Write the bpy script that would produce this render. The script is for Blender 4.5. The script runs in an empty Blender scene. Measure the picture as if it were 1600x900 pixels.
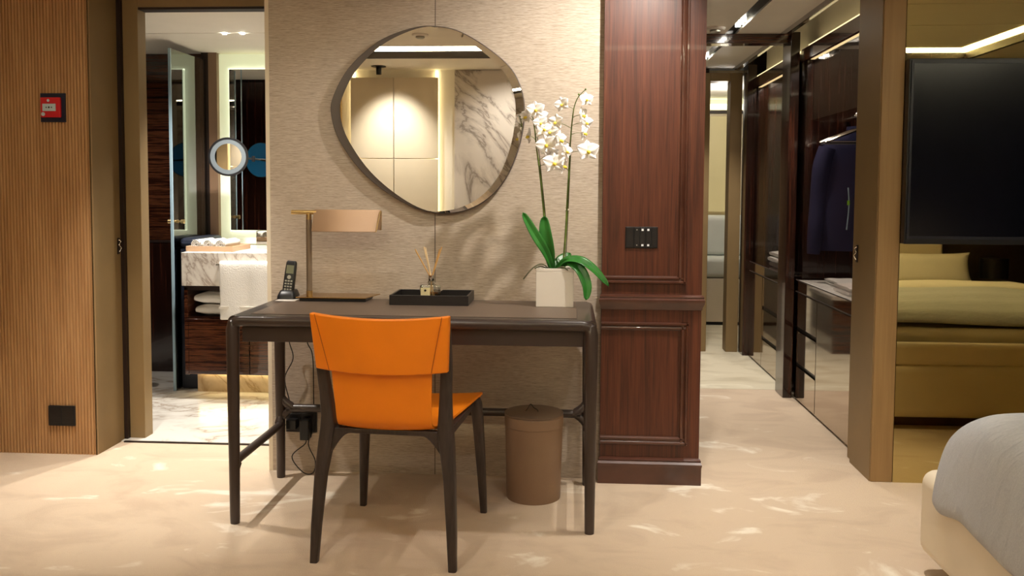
import bpy, bmesh, math, random
from mathutils import Vector, Matrix
random.seed(7)
S = bpy.context.scene
COL = S.collection
PI = math.pi

def c(r, g, b):
    f = lambda v: (v/255/12.92) if v/255 <= .04045 else ((v/255+.055)/1.055)**2.4
    return (f(r), f(g), f(b), 1)

# ------------------------------------------------------------------ camera
yaw, pitch, roll = math.radians(3.6), math.radians(3.44), math.radians(.33)
F = Vector((-math.sin(yaw)*math.cos(pitch), math.cos(yaw)*math.cos(pitch), -math.sin(pitch)))
R = Vector((math.cos(yaw), math.sin(yaw), 0)); U = R.cross(F)
R2 = math.cos(roll)*R + math.sin(roll)*U; U2 = -math.sin(roll)*R + math.cos(roll)*U
cam = bpy.data.objects.new('camera', bpy.data.cameras.new('camera')); COL.objects.link(cam)
cam.matrix_world = Matrix(((R2.x, U2.x, -F.x, 0), (R2.y, U2.y, -F.y, -3.68), (R2.z, U2.z, -F.z, 1.2), (0, 0, 0, 1)))
cam.data.sensor_fit = 'HORIZONTAL'; cam.data.sensor_width = 36
cam.data.lens = 36*1400/1600; cam.data.shift_y = -70/1600; cam.data.clip_start = .02
S.camera = cam

# ------------------------------------------------------------------ world, exposure
W = bpy.data.worlds.new('world'); S.world = W; W.use_nodes = True
W.node_tree.nodes['Background'].inputs[0].default_value = (1, .85, .65, 1)
W.node_tree.nodes['Background'].inputs[1].default_value = .02
S.view_settings.view_transform = 'Standard'; S.view_settings.look = 'None'
S.view_settings.exposure = 0.9; S.view_settings.gamma = 1; S.view_settings.use_curve_mapping = False
WARM = (1, .80, .56); NEUT = (1, .93, .84); COOL = (.93, 1, .86)

def lamp(kind, loc, to, watt, color, size=.05, angle=60, blend=.6, shape=None, size_y=None):
    d = bpy.data.lights.new('lamp', kind); d.energy = watt; d.color = color
    if kind == 'SPOT': d.spot_size = math.radians(angle); d.spot_blend = blend; d.shadow_soft_size = size
    if kind == 'POINT': d.shadow_soft_size = size
    if kind == 'AREA':
        d.size = size
        if size_y: d.shape = 'RECTANGLE'; d.size_y = size_y
    o = bpy.data.objects.new('lamp_light', d); COL.objects.link(o); o.location = loc
    o.rotation_euler = (Vector(to)-Vector(loc)).to_track_quat('-Z', 'Y').to_euler()
    return o

# (x, y, z), aim, watt, colour, cone
SPOTS = [
    ((.40, -.62, 2.2), (-.04, 0, 1.40), 46, NEUT, 100, 1),
    ((-1.80, -.42, 2.2), (-1.68, -.14, 0), 82, NEUT, 60, 1),
    ((.96, -.50, 2.2), (.88, -.42, 0), 68, NEUT, 60, 1),
    ((-.95, -.80, 2.2), (-1.0, -.30, .3), 9, NEUT, 100, 1),
    ((-.75, -1.9, 2.2), (-.6, -1.3, 0), 16, NEUT, 110, 1),
    ((.5, -2.2, 2.2), (.5, -1.5, 0), 16, NEUT, 110, 1),
    ((2.15, -2.35, 2.2), (2.1, -2.2, 0), 36, NEUT, 110, 1),
    ((-.45, -3.45, 2.17), (-.55, -3.93, 1.2), 16, NEUT, 110, 1),  # added lamp, brightens the dim marble rear wall
]

# ------------------------------------------------------------------ materials
def newmat(name):
    m = bpy.data.materials.new(name); m.use_nodes = True
    return m, m.node_tree.nodes, m.node_tree.links, m.node_tree.nodes['Principled BSDF']

def coords(N, L, scale=(1, 1, 1), rot=(0, 0, 0)):
    t = N.new('ShaderNodeTexCoord'); mp = N.new('ShaderNodeMapping')
    mp.inputs['Scale'].default_value = scale; mp.inputs['Rotation'].default_value = rot
    L.new(t.outputs['Object'], mp.inputs['Vector']); return mp.outputs['Vector']

def noise(N, L, v, s, det=4, dist=0, rough=.5):
    n = N.new('ShaderNodeTexNoise'); n.inputs['Scale'].default_value = s
    n.inputs['Detail'].default_value = det; n.inputs['Distortion'].default_value = dist
    n.inputs['Roughness'].default_value = rough
    L.new(v, n.inputs['Vector']); return n.outputs['Fac']

def ramp(N, L, fac, stops):
    r = N.new('ShaderNodeValToRGB'); e = r.color_ramp.elements
    e[0].position, e[0].color = stops[0]; e[1].position, e[1].color = stops[-1]
    for p, col in stops[1:-1]:
        k = e.new(p); k.color = col
    L.new(fac, r.inputs[0]); return r.outputs[0]

def bump(N, L, P, h, strength, dist=.002):
    b = N.new('ShaderNodeBump'); b.inputs['Strength'].default_value = strength
    b.inputs['Distance'].default_value = dist
    L.new(h, b.inputs['Height']); L.new(b.outputs[0], P.inputs['Normal'])

def plain(name, col, rough=.5, metal=0, var=.08, bs=0, bscale=300, coat=0, nscale=6, spec=.5, sheen=0):
    m, N, L, P = newmat(name)
    v = coords(N, L)
    n = noise(N, L, v, nscale, 3)
    a = tuple(x*(1-var) for x in col[:3])+(1,); b = tuple(min(1, x*(1+var)) for x in col[:3])+(1,)
    L.new(ramp(N, L, n, [(.3, a), (.7, b)]), P.inputs['Base Color'])
    P.inputs['Roughness'].default_value = rough; P.inputs['Metallic'].default_value = metal
    P.inputs['Specular IOR Level'].default_value = spec
    P.inputs['Coat Weight'].default_value = coat; P.inputs['Coat Roughness'].default_value = .05
    P.inputs['Sheen Weight'].default_value = sheen
    if bs: bump(N, L, P, noise(N, L, v, bscale, 2), bs)
    return m

def wood(name, stops, stretch, rough=.4, scale=1, coat=0, bs=.15, dist=.6):
    """grain lines run along the axis with the small stretch value"""
    m, N, L, P = newmat(name)
    v = coords(N, L, stretch)
    n1 = noise(N, L, v, 6*scale, 6, dist, .6); n2 = noise(N, L, v, 30*scale, 3, 0)
    mx = N.new('ShaderNodeMath'); mx.operation = 'MULTIPLY_ADD'; mx.inputs[1].default_value = .35
    L.new(n2, mx.inputs[0]); 
    m2 = N.new('ShaderNodeMath'); m2.operation = 'MULTIPLY'; m2.inputs[1].default_value = .65
    L.new(n1, m2.inputs[0]); L.new(m2.outputs[0], mx.inputs[2])
    L.new(ramp(N, L, mx.outputs[0], stops), P.inputs['Base Color'])
    P.inputs['Roughness'].default_value = rough
    P.inputs['Coat Weight'].default_value = coat; P.inputs['Coat Roughness'].default_value = .03
    if bs: bump(N, L, P, mx.outputs[0], bs)
    return m

def marble(name, base, vein, scale=3, rough=.25, rot=(0, .6, .5)):
    m, N, L, P = newmat(name)
    v = coords(N, L, (1, 1, 1), rot)
    mp = N.new('ShaderNodeMapping'); mp.inputs['Scale'].default_value = (1, 1, .45); L.new(v, mp.inputs['Vector'])
    n = N.new('ShaderNodeTexNoise'); n.inputs['Scale'].default_value = scale; n.inputs['Detail'].default_value = 7
    n.inputs['Distortion'].default_value = 1.2; n.inputs['Roughness'].default_value = .6
    L.new(mp.outputs[0], n.inputs['Vector'])
    a = N.new('ShaderNodeMath'); a.operation = 'SUBTRACT'; a.inputs[1].default_value = .5; L.new(n.outputs['Fac'], a.inputs[0])
    b = N.new('ShaderNodeMath'); b.operation = 'ABSOLUTE'; L.new(a.outputs[0], b.inputs[0])
    mid = tuple((x*2+y)/3 for x, y in zip(base, vein))
    L.new(ramp(N, L, b.outputs[0], [(0, vein), (.02, mid), (.07, base), (1, base)]), P.inputs['Base Color'])
    P.inputs['Roughness'].default_value = rough
    return m

def emit(name, col, strength):
    m, N, L, P = newmat(name)
    P.inputs['Base Color'].default_value = (.8, .8, .8, 1)
    P.inputs['Emission Color'].default_value = tuple(col[:3])+(1,); P.inputs['Emission Strength'].default_value = strength
    return m

def mirror(name, col, rough=.0):
    m, N, L, P = newmat(name)
    P.inputs['Base Color'].default_value = col; P.inputs['Metallic'].default_value = 1; P.inputs['Roughness'].default_value = rough
    return m

def glass(name, tint, refl=1.0, ior=1.5):
    m, N, L, P = newmat(name); N.remove(P)
    out = N['Material Output']; t = N.new('ShaderNodeBsdfTransparent'); t.inputs[0].default_value = tint
    g = N.new('ShaderNodeBsdfGlossy'); g.inputs['Roughness'].default_value = .01; g.inputs['Color'].default_value = (1, 1, 1, 1)
    fr = N.new('ShaderNodeFresnel'); fr.inputs['IOR'].default_value = ior
    ml = N.new('ShaderNodeMath'); ml.operation = 'MULTIPLY'; ml.inputs[1].default_value = refl; ml.use_clamp = True
    mx = N.new('ShaderNodeMixShader')
    L.new(fr.outputs[0], ml.inputs[0]); L.new(ml.outputs[0], mx.inputs[0])
    L.new(t.outputs[0], mx.inputs[1]); L.new(g.outputs[0], mx.inputs[2]); L.new(mx.outputs[0], out.inputs[0])
    return m

def wallpaper_mat():
    m, N, L, P = newmat('grasscloth')
    v = coords(N, L, (9, 9, 190)); v2 = coords(N, L, (40, 40, 620))
    n = noise(N, L, v, 1.4, 5, .3, .7); n2 = noise(N, L, v2, 1, 3)
    a = N.new('ShaderNodeMath'); a.operation = 'MULTIPLY'; L.new(n, a.inputs[0]); a.inputs[1].default_value = .55
    b = N.new('ShaderNodeMath'); b.operation = 'MULTIPLY_ADD'; L.new(n2, b.inputs[0]); b.inputs[1].default_value = .45; L.new(a.outputs[0], b.inputs[2])
    L.new(ramp(N, L, b.outputs[0], [(.34, c(152, 136, 118)), (.48, c(190, 174, 156)), (.62, c(212, 200, 184))]), P.inputs['Base Color'])
    P.inputs['Roughness'].default_value = .75; bump(N, L, P, b.outputs[0], .5, .002)
    return m

def carpet_mat(name, lo, mid, hi, s=1.6):
    m, N, L, P = newmat(name)
    v = coords(N, L, (1, 1.7, 1), (0, 0, .25))
    n = noise(N, L, v, s, 6, .9, .55)
    L.new(ramp(N, L, n, [(.34, lo), (.50, mid), (.60, mid), (.69, hi)]), P.inputs['Base Color'])
    v2 = coords(N, L); P.inputs['Roughness'].default_value = .95; P.inputs['Sheen Weight'].default_value = .15
    P.inputs['Specular IOR Level'].default_value = .1
    bump(N, L, P, noise(N, L, v2, 260, 3), .6, .004)
    return m

M = {}
M['paper'] = wallpaper_mat()
M['carpet'] = carpet_mat('carpet', c(200, 178, 155), c(211, 190, 166), c(238, 228, 212), 3.0)
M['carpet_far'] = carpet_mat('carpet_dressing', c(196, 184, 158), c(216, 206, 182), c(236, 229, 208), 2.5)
M['oak'] = wood('ribbed_oak', [(.3, c(168, 124, 82)), (.5, c(188, 144, 98)), (.7, c(202, 160, 114))], (3, 3, .25), .45, coat=.1)
M['oak_side'] = wood('oak_side', [(.3, c(134, 104, 66)), (.5, c(152, 120, 78)), (.7, c(164, 132, 88))], (3, 3, .12), .5, coat=0)
M['olive'] = plain('olive_bronze', c(128, 104, 66), .6, .1, .06, .1, 500)
M['jamb'] = plain('brown_bronze', c(146, 122, 84), .5, .15, .05, .1, 500)
M['groove'] = plain('dark_groove', c(34, 18, 12), .5)
M['mahog'] = wood('mahogany', [(.33, c(50, 24, 14)), (.5, c(82, 40, 23)), (.66, c(102, 54, 33))], (3.4, 3.4, .10), .42, scale=2.2, coat=.05, bs=.25, dist=1.2)
M['mahog_m'] = wood('mahogany_moulding', [(.3, c(58, 31, 22)), (.6, c(88, 52, 38))], (.4, 2, .4), .28, coat=.4)
M['ebony_h'] = wood('ebony_horizontal', [(.35, c(20, 9, 6)), (.47, c(52, 24, 14)), (.56, c(98, 58, 36)), (.62, c(40, 22, 14))], (.25, .25, 9), .15, coat=1, scale=1.2, bs=0)
M['ebony_v'] = wood('ebony_vertical', [(.35, c(16, 8, 6)), (.5, c(40, 20, 14)), (.62, c(66, 34, 22))], (6, 6, .15), .16, coat=.4, scale=1.2, bs=0)
M['desk'] = plain('desk_lacquer', c(62, 50, 45), .32, 0, .06, .05, 200, coat=.1)
M['desk_lthr'] = plain('desk_leather', c(104, 88, 76), .42, 0, .05, .2, 500)
M['chairwood'] = wood('chair_wood', [(.3, c(38, 30, 27)), (.6, c(66, 54, 49))], (5, 5, .4), .45, bs=.1)
M['orange'] = plain('orange_leather', c(248, 136, 6), .5, 0, .05, .25, 420)
M['orange_seam'] = plain('orange_seam', c(176, 80, 8), .6)
M['bin'] = plain('taupe_leather', c(140, 112, 88), .5, 0, .05, .3, 500)
M['binlid'] = plain('taupe_lid', c(112, 90, 72), .4, 0, .05, .3, 500)
M['black'] = plain('black_plastic', c(22, 22, 25), .35)
M['blackwood'] = wood('black_oak', [(.3, c(14, 12, 12)), (.6, c(34, 29, 28))], (.5, 5, 5), .4)
M['bronze'] = plain('dark_bronze', c(92, 82, 76), .4, .3, .04)
M['brass'] = plain('brass', c(228, 198, 140), .28, 1, .03)
M['gold'] = plain('gold_plate', c(190, 150, 90), .18, 1, .03)
M['champ'] = plain('champagne_leather', c(196, 162, 130), .6, 0, .03, .2, 500)
M['pole'] = plain('greige_pole', c(150, 132, 112), .35, .5, .03)
M['chrome'] = plain('chrome', c(215, 210, 200), .12, 1, .02)
M['mirror'] = mirror('mirror_silver', (.93, .92, .88, 1))
M['mirror_bz'] = mirror('mirror_bronze', (.58, .48, .22, 1), .015)
M['mirror_dk'] = mirror('mirror_grey', (.55, .55, .52, 1))
M['gloss_br'] = mirror('gloss_brown', (.50, .43, .35, 1), .05)
M['glass'] = glass('clear_glass', (.95, .97, .95, 1))
M['glass_dark'] = glass('tinted_glass', (.84, .80, .78, 1), .2)
M['glass_green'] = glass('shower_glass', (.80, .85, .83, 1), 1.7)
M['edge'] = plain('glass_edge', c(150, 176, 190), .2, 0, .02)
M['marble'] = marble('marble_white', c(236, 230, 220), c(176, 160, 146), 5)
M['marble_fl'] = marble('marble_floor', c(228, 224, 216), c(176, 162, 148), 2.2, .18)
M['marble_wall'] = marble('marble_wall', c(226, 218, 208), c(156, 144, 134), 2.6, .3)
M['ceil'] = plain('ceiling_panel', c(246, 239, 224), .6, 0, .02)
M['towel'] = plain('white_towel', c(240, 237, 230), .95, 0, .03, .9, 160)
M['white'] = plain('white_ceramic', c(236, 228, 218), .35, 0, .02)
M['greywhite'] = plain('pale_linen', c(222, 226, 220), .9, 0, .04, .4, 120)
M['cream'] = plain('cream_leather', c(236, 223, 200), .5, 0, .03, .2, 350)
M['panel'] = plain('cream_panel', c(232, 218, 190), .55, 0, .02, .1, 300)
m_, N_, L_, P_ = newmat('grey_linen'); v_ = coords(N_, L_, (1, 2.2, 1))
L_.new(ramp(N_, L_, noise(N_, L_, coords(N_, L_, (30, 220, 120)), 2, 3), [(.3, c(176, 178, 182)), (.7, c(194, 195, 197))]), P_.inputs['Base Color'])
P_.inputs['Roughness'].default_value = .9; bump(N_, L_, P_, noise(N_, L_, v_, 9, 4, .5), .45, .02); M['duvet'] = m_
M['pillow'] = plain('white_linen', c(232, 226, 214), .9, 0, .03, .4, 200)
M['curtain'] = plain('dark_curtain', c(58, 46, 34), .9, 0, .1)
M['navy'] = plain('navy_cloth', c(32, 35, 72), .85, 0, .1, .4, 300)
M['navy2'] = plain('dark_cloth', c(24, 23, 34), .85, 0, .1, .4, 300)
M['navy_l'] = plain('navy_leather', c(24, 30, 46), .4, 0, .05)
M['red'] = plain('red_plastic', c(206, 28, 40), .35, 0, .02)
M['darknavy'] = plain('navy_plastic', c(18, 22, 48), .4, 0, .02)
M['lblue'] = plain('pale_blue_plastic', c(196, 214, 224), .4, 0, .02)
M['blue'] = plain('blue_film', c(30, 130, 200), .4, 0, .05)
M['leaf'] = plain('orchid_leaf', c(44, 112, 40), .35, 0, .25, .1, 60, nscale=12)
M['stem'] = plain('orchid_stem', c(92, 112, 40), .5, 0, .3, nscale=40)
M['root'] = plain('aerial_root', c(92, 92, 66), .7, 0, .2)
M['petal'] = plain('orchid_petal', c(246, 242, 240), .6, 0, .02)
M['lip'] = plain('orchid_lip', c(236, 212, 70), .6, 0, .15, nscale=60)
M['moss'] = plain('bark_mix', c(70, 52, 34), .9, 0, .4, .9, 80, nscale=60)
M['reed'] = plain('reed', c(214, 164, 96), .6)
M['reed_p'] = plain('pale_reed', c(240, 214, 168), .6)
M['label'] = plain('cream_label', c(226, 212, 164), .6)
M['liquid'] = glass('perfume', (.93, .90, .80, 1), 1.0, 1.33)
m_, N_, L_, P_ = newmat('cut_glass'); P_.inputs['Transmission Weight'].default_value = 1; P_.inputs['Roughness'].default_value = .02; P_.inputs['IOR'].default_value = 1.45
M['cutglass'] = m_
M['bottleglass'] = glass('bottle_glass', (.80, .82, .80, 1), 3.0)
M['screen'] = plain('tv_screen', c(10, 11, 22), .18, 0, .02, spec=.4)
M['tvframe'] = plain('tv_frame', c(30, 31, 44), .35)
M['lcd'] = plain('lcd', c(120, 122, 96), .3)
M['silver'] = plain('silver_plastic', c(170, 168, 160), .3, .5)
M['stepred'] = plain('red_cloth', c(190, 60, 40), .8)
M['kick'] = marble('marble_kick', c(226, 205, 170), c(180, 150, 110), 2)
M['e_cove'] = emit('cove_led', (1, .90, .62), 14)
M['e_cove_g'] = emit('cove_led_green', (.95, 1, .62), 1.2)
M['e_cove_c'] = emit('cove_led_closet', (1, .80, .40), .9)
M['e_cove_p'] = emit('panel_led', (1, .85, .48), 3)
M['e_spot'] = emit('downlight', (1, .95, .82), 25)
M['e_panel'] = emit('backlit_panel', (.84, .90, .48), .24)
M['e_strip'] = emit('mirror_led', (.90, 1, .66), 1.0)
M['e_kick'] = emit('kick_led', (1, .80, .40), 8)
M['e_ring'] = emit('ring_light', (.70, .88, 1), .03)
M['e_ring'].node_tree.nodes['Principled BSDF'].inputs['Base Color'].default_value = (.12, .14, .15, 1)
M['e_icon'] = emit('switch_icon', (1, .97, .92), .35)
M['e_end'] = emit('end_panel_led', (1, .80, .36), .16)
M['e_end'].node_tree.nodes['Principled BSDF'].inputs['Base Color'].default_value = (.34, .28, .15, 1)

# ------------------------------------------------------------------ mesh helpers
def catmull(pts, k=6):
    pts = [Vector(p) for p in pts]
    if len(pts) < 3: return pts
    o = []
    for i in range(len(pts)-1):
        p0 = pts[max(i-1, 0)]; p1 = pts[i]; p2 = pts[i+1]; p3 = pts[min(i+2, len(pts)-1)]
        for j in range(k):
            t = j/k
            o.append(.5*((2*p1)+(p2-p0)*t+(2*p0-5*p1+4*p2-p3)*t*t+(3*p1-p0-3*p2+p3)*t**3))
    o.append(pts[-1]); return o

class MB:
    def __init__(s): s.bm = bmesh.new()
    def box(s, x0, x1, y0, y1, z0, z1):
        b = s.bm; v = [b.verts.new((x, y, z)) for x in (x0, x1) for y in (y0, y1) for z in (z0, z1)]
        for f in ((0, 1, 3, 2), (4, 6, 7, 5), (0, 4, 5, 1), (2, 3, 7, 6), (0, 2, 6, 4), (1, 5, 7, 3)):
            b.faces.new([v[i] for i in f])
        return s
    def rings(s, rings, cap=True, closed=True):
        b = s.bm; vr = [[b.verts.new(p) for p in r] for r in rings]; n = len(vr[0])
        for i in range(len(vr)-1):
            for j in range(n if closed else n-1):
                k = (j+1) % n
                b.faces.new((vr[i][j], vr[i][k], vr[i+1][k], vr[i+1][j]))
        if cap and closed:
            b.faces.new(list(reversed(vr[0]))); b.faces.new(vr[-1])
        return s
    def tube(s, pts, r, seg=12, smooth=0, cap=True):
        n0 = len(pts)
        if smooth:
            if isinstance(r, (list, tuple)):
                rr = []
                for i in range(n0-1):
                    for j in range(smooth): rr.append(r[i]+(r[i+1]-r[i])*j/smooth)
                rr.append(r[-1]); r = rr
            pts = catmull(pts, smooth)
        pts = [Vector(p) for p in pts]
        if not isinstance(r, (list, tuple)): r = [r]*len(pts)
        t0 = (pts[1]-pts[0]).normalized()
        a = Vector((0, 0, 1)) if abs(t0.z) < .9 else Vector((1, 0, 0))
        u = t0.cross(a).normalized(); rings = []
        for i, p in enumerate(pts):
            t = (pts[min(i+1, len(pts)-1)]-pts[max(i-1, 0)]).normalized()
            u = (u-t*u.dot(t)).normalized(); w = t.cross(u)
            rings.append([p+(u*math.cos(2*PI*j/seg)+w*math.sin(2*PI*j/seg))*r[i] for j in range(seg)])
        return s.rings(rings, cap)
    def lathe(s, prof, cx, cy, seg=40, cap=True):
        return s.rings([[(cx+r*math.cos(2*PI*j/seg), cy+r*math.sin(2*PI*j/seg), z) for j in range(seg)] for r, z in prof], cap)
    def disc(s, cx, cy, cz, r, ax='Y', d=.004, seg=32):
        rg = []
        for k in (0, d):
            ring = []
            for j in range(seg):
                u, w = r*math.cos(2*PI*j/seg), r*math.sin(2*PI*j/seg)
                ring.append({'Y': (cx+u, cy+k, cz+w), 'X': (cx+k, cy+u, cz+w), 'Z': (cx+u, cy+w, cz+k)}[ax])
            rg.append(ring)
        return s.rings(rg)
    def prism(s, pts, ax, d0, d1):
        """outline (2D) pushed along an axis: Y -> (x,z), X -> (y,z), Z -> (x,y)"""
        rg = []
        for d in (d0, d1):
            rg.append([{'Y': (u, d, w), 'X': (d, u, w), 'Z': (u, w, d)}[ax] for u, w in pts])
        return s.rings(rg)
    def grid(s, fn, nu, nv):
        b = s.bm; v = [[b.verts.new(fn(i/nu, j/nv)) for j in range(nv+1)] for i in range(nu+1)]
        for i in range(nu):
            for j in range(nv): b.faces.new((v[i][j], v[i+1][j], v[i+1][j+1], v[i][j+1]))
        return s
    def loft(s, secs, seg=16, p=4):
        """secs: (x, y, z, half_w, half_d) super-elliptic horizontal sections"""
        rg = []
        for x, y, z, hw, hd in secs:
            ring = []
            for j in range(seg):
                a = 2*PI*j/seg; ca, sa = math.cos(a), math.sin(a)
                ring.append((x+hw*math.copysign(abs(ca)**(2/p), ca), y+hd*math.copysign(abs(sa)**(2/p), sa), z))
            rg.append(ring)
        return s.rings(rg)
    def xf(s, mat): bmesh.ops.transform(s.bm, matrix=mat, verts=s.bm.verts); return s
    def mesh(s, name, origin, ang=38):
        bmesh.ops.recalc_face_normals(s.bm, faces=s.bm.faces)
        if origin.length: bmesh.ops.translate(s.bm, verts=s.bm.verts, vec=-origin)
        for f in s.bm.faces: f.smooth = True
        for e in s.bm.edges:
            if len(e.link_faces) == 2: e.smooth = e.calc_face_angle(0) < math.radians(ang)
        me = bpy.data.meshes.new(name); s.bm.to_mesh(me); s.bm.free(); return me

def B(*a): return MB().box(*a)

def root_of(o):
    while o.parent: o = o.parent
    return o

def tag(o, label, cat=None, group=None, kind=None):
    if label: o['label'] = label
    if cat: o['category'] = cat
    if group: o['group'] = group
    if kind: o['kind'] = kind
    return o

def part(name, mb, mat, parent=None, bevel=0, solid=0, sub=0, label=None, local=False, seg=2):
    org = Vector((0, 0, 0))
    if parent is not None and not local:
        org = root_of(parent).location.copy()
    o = bpy.data.objects.new(name, mb.mesh(name, org)); COL.objects.link(o)
    o.data.materials.append(M[mat] if isinstance(mat, str) else mat)
    if parent is not None: o.parent = parent
    if solid:
        k = o.modifiers.new('solid', 'SOLIDIFY'); k.thickness = solid; k.offset = 0
    if bevel:
        k = o.modifiers.new('bevel', 'BEVEL'); k.width = bevel; k.segments = seg; k.limit_method = 'ANGLE'; k.angle_limit = math.radians(35)
        k.harden_normals = True
    if sub:
        k = o.modifiers.new('sub', 'SUBSURF'); k.levels = sub; k.render_levels = sub
    if label: o['label'] = label
    return o

def thing(name, loc, label, cat, group=None, kind=None):
    o = bpy.data.objects.new(name, None); COL.objects.link(o); o.location = loc
    o.empty_display_size = .1
    return tag(o, label, cat, group, kind)

def one(name, mb, mat, label, cat, group=None, kind=None, bevel=0, **kw):
    return tag(part(name, mb, mat, bevel=bevel, **kw), label, cat, group, kind)

def struct(name, mb, mat, label, bevel=0, cat='structure'):
    return one(name, mb, mat, label, cat, kind='structure', bevel=bevel)

def copy_tree(o, parent=None):
    k = o.copy(); COL.objects.link(k)
    if parent is not None: k.parent = parent
    for ch in list(o.children): copy_tree(ch, k)
    return k

# ================================================================== SETTING
struct('floor', B(-3.3, 3.7, -4.0, 1.75, -.1, 0).box(-.5, 3.7, 1.75, 1.76, -.1, 0), 'carpet', 'beige mottled bedroom carpet across the whole front of the room', cat='floor')
bpy.data.objects['floor'].data.materials[0] = M['carpet']
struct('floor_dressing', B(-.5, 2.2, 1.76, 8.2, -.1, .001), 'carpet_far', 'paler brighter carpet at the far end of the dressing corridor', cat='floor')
struct('floor_bathroom', B(-3.2, -.5, .365, 2.2, -.05, .004), 'marble_fl', 'white veined marble bathroom floor beyond the doorway', cat='floor')
struct('trim_1', B(-2.08, -1.262, .352, .366, 0, .006), 'groove', 'thin dark threshold strip between carpet and marble floor', cat='trim')

# main wall with the wallpaper, two sheets meeting in a seam
w = struct('wall_back', B(-1.245, -.5525, 0, .30, 0, 2.25).box(-.5495, .137, 0, .30, 0, 2.25).box(-.5525, -.5495, .004, .29, 0, 2.25),
           'paper', 'beige grasscloth papered wall behind the desk and round mirror', cat='wall')
struct('trim_2', B(-1.262, -1.2455, .0, .30, 0, 2.25), 'cream', 'pale vertical edge trim closing the papered wall at the bathroom doorway', cat='trim')
struct('trim_3', B(-.5522, -.5498, .001, .003, 0, 2.25), 'groove', 'fine dark vertical seam in the wallpaper above and below the mirror', cat='trim')

# ribbed oak wall: real vertical ribs
pts = []
x = -3.3
while x < -2.106:
    pts += [(x, .158), (x+.003, .150), (x+.0105, .150), (x+.0135, .158)]
    x += .0145
pts += [(-2.105, .158), (-2.105, .40), (-3.3, .40)]
struct('wall_left', MB().prism(pts, 'Z', 0, 2.25), 'oak', 'vertically ribbed light oak wall at the far left', cat='wall')
struct('trim_4', B(-2.1045, -2.098, .150, .395, 0, 2.25), 'olive', 'olive bronze side panel of the bathroom doorway', cat='trim')
struct('trim_5', B(-2.13, -2.082, .397, .44, 0, 2.25), 'groove', 'dark sliding door groove in the bathroom doorway', cat='trim')
struct('trim_6', B(-2.082, -2.008, .42, .50, 0, 2.25).box(-2.008, -1.262, .42, .50, 2.035, 2.25), 'jamb', 'bronze door frame around the bathroom opening', .003, cat='trim')
struct('trim_7', B(-2.007, -1.262, .425, .495, 2.024, 2.0345), 'groove', 'dark line under the bathroom door head', cat='trim')
struct('wall_far_left', B(-3.4, -3.3, -4.0, .4, 0, 2.25), 'oak_side', 'plain side wall at the left out of view', cat='wall')
struct('wall_right', B(3.6, 3.7, -4.0, .2, 0, 2.25), 'curtain', 'dark wall beyond the bed seen in the bronze mirror', cat='wall')

# rear of the room (seen in the mirrors)
struct('wall_rear', B(-1.96, .95, -4.05, -3.95, 0, 2.25), 'ceil', 'plain wall behind the camera', cat='wall')
struct('wall_rear_wood', B(-3.3, -1.93, -4.0, -3.90, 0, 2.195), 'oak_side', 'oak clad wall left of the cream panels, reflected in the mirrors', cat='wall')
struct('wall_rear_marble', B(-.965, .95, -3.95, -3.93, 0, 2.195), 'marble_wall', 'grey veined marble wall slab reflected at the right of the round mirror', cat='wall')
for i, (x0, x1, z0, z1) in enumerate([(-1.84, -1.477, 1.455, 2.13), (-1.472, -1.10, 1.455, 2.13), (-1.84, -1.477, .75, 1.450), (-1.472, -1.10, .75, 1.450), (-1.84, -1.477, .02, .745), (-1.472, -1.10, .02, .745)]):
    one('wall_panel', B(x0, x1, -3.912, -3.885, z0, z1), 'panel', ['upper left', 'upper right', 'middle left', 'middle right', 'lower left', 'lower right'][i]+' cream leather wall panel reflected in the round mirror', 'panel', 'cream wall panels reflected in the mirror', bevel=.003)
struct('trim_8', B(-1.125, -1.108, -3.945, -3.930, 0, 2.19).box(-1.832, -1.815, -3.945, -3.930, 0, 2.19), 'e_cove_p', 'warm light strips glowing at both sides of the cream panels', cat='light strip')
struct('wall_headboard', B(.95, 3.6, -3.95, -3.42, 0, 2.25), 'curtain', 'dark wall behind the bed head', cat='wall')

# ceiling: dropped panel, glowing cove, soffit
pn = MB()
for x0, x1 in ((-3.3, -1.85), (-1.838, -.35), (-.338, 1.25), (1.262, 2.80)):
    for y0, y1 in ((-2.9, -2.0), (-1.988, -1.35), (-1.338, 0.05)):
        pn.box(x0, x1, y0, y1, 2.23, 2.26)
struct('ceiling', pn.box(-3.3, 3.7, -4.0, .4, 2.36, 2.40).box(-3.3, -2.1, .05, .5, 2.23, 2.26).box(-2.1, 1.35, .052, .5, 2.23, 2.26), 'ceil', 'pale panelled bedroom ceiling seen in the mirrors', cat='ceiling')
struct('ceiling_soffit', B(-3.3, .95, -3.95, -3.23, 2.2, 2.24).box(.95, 3.6, -3.42, -3.23, 2.2, 2.24).box(2.98, 3.6, -3.23, .05, 2.2, 2.24), 'ceil', 'lower ceiling border along the back and side of the bedroom', cat='ceiling')
struct('trim_9', B(-3.3, 2.98, -3.23, -3.20, 2.19, 2.243).box(2.95, 2.98, -3.20, .05, 2.19, 2.243), 'groove', 'dark glossy wood fascia of the ceiling cove', cat='trim')
struct('trim_10', B(-3.3, 2.98, -3.23, -3.215, 2.245, 2.295).box(2.965, 2.98, -3.215, .05, 2.245, 2.295), 'e_cove', 'warm light strip in the ceiling cove', cat='light strip')

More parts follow.
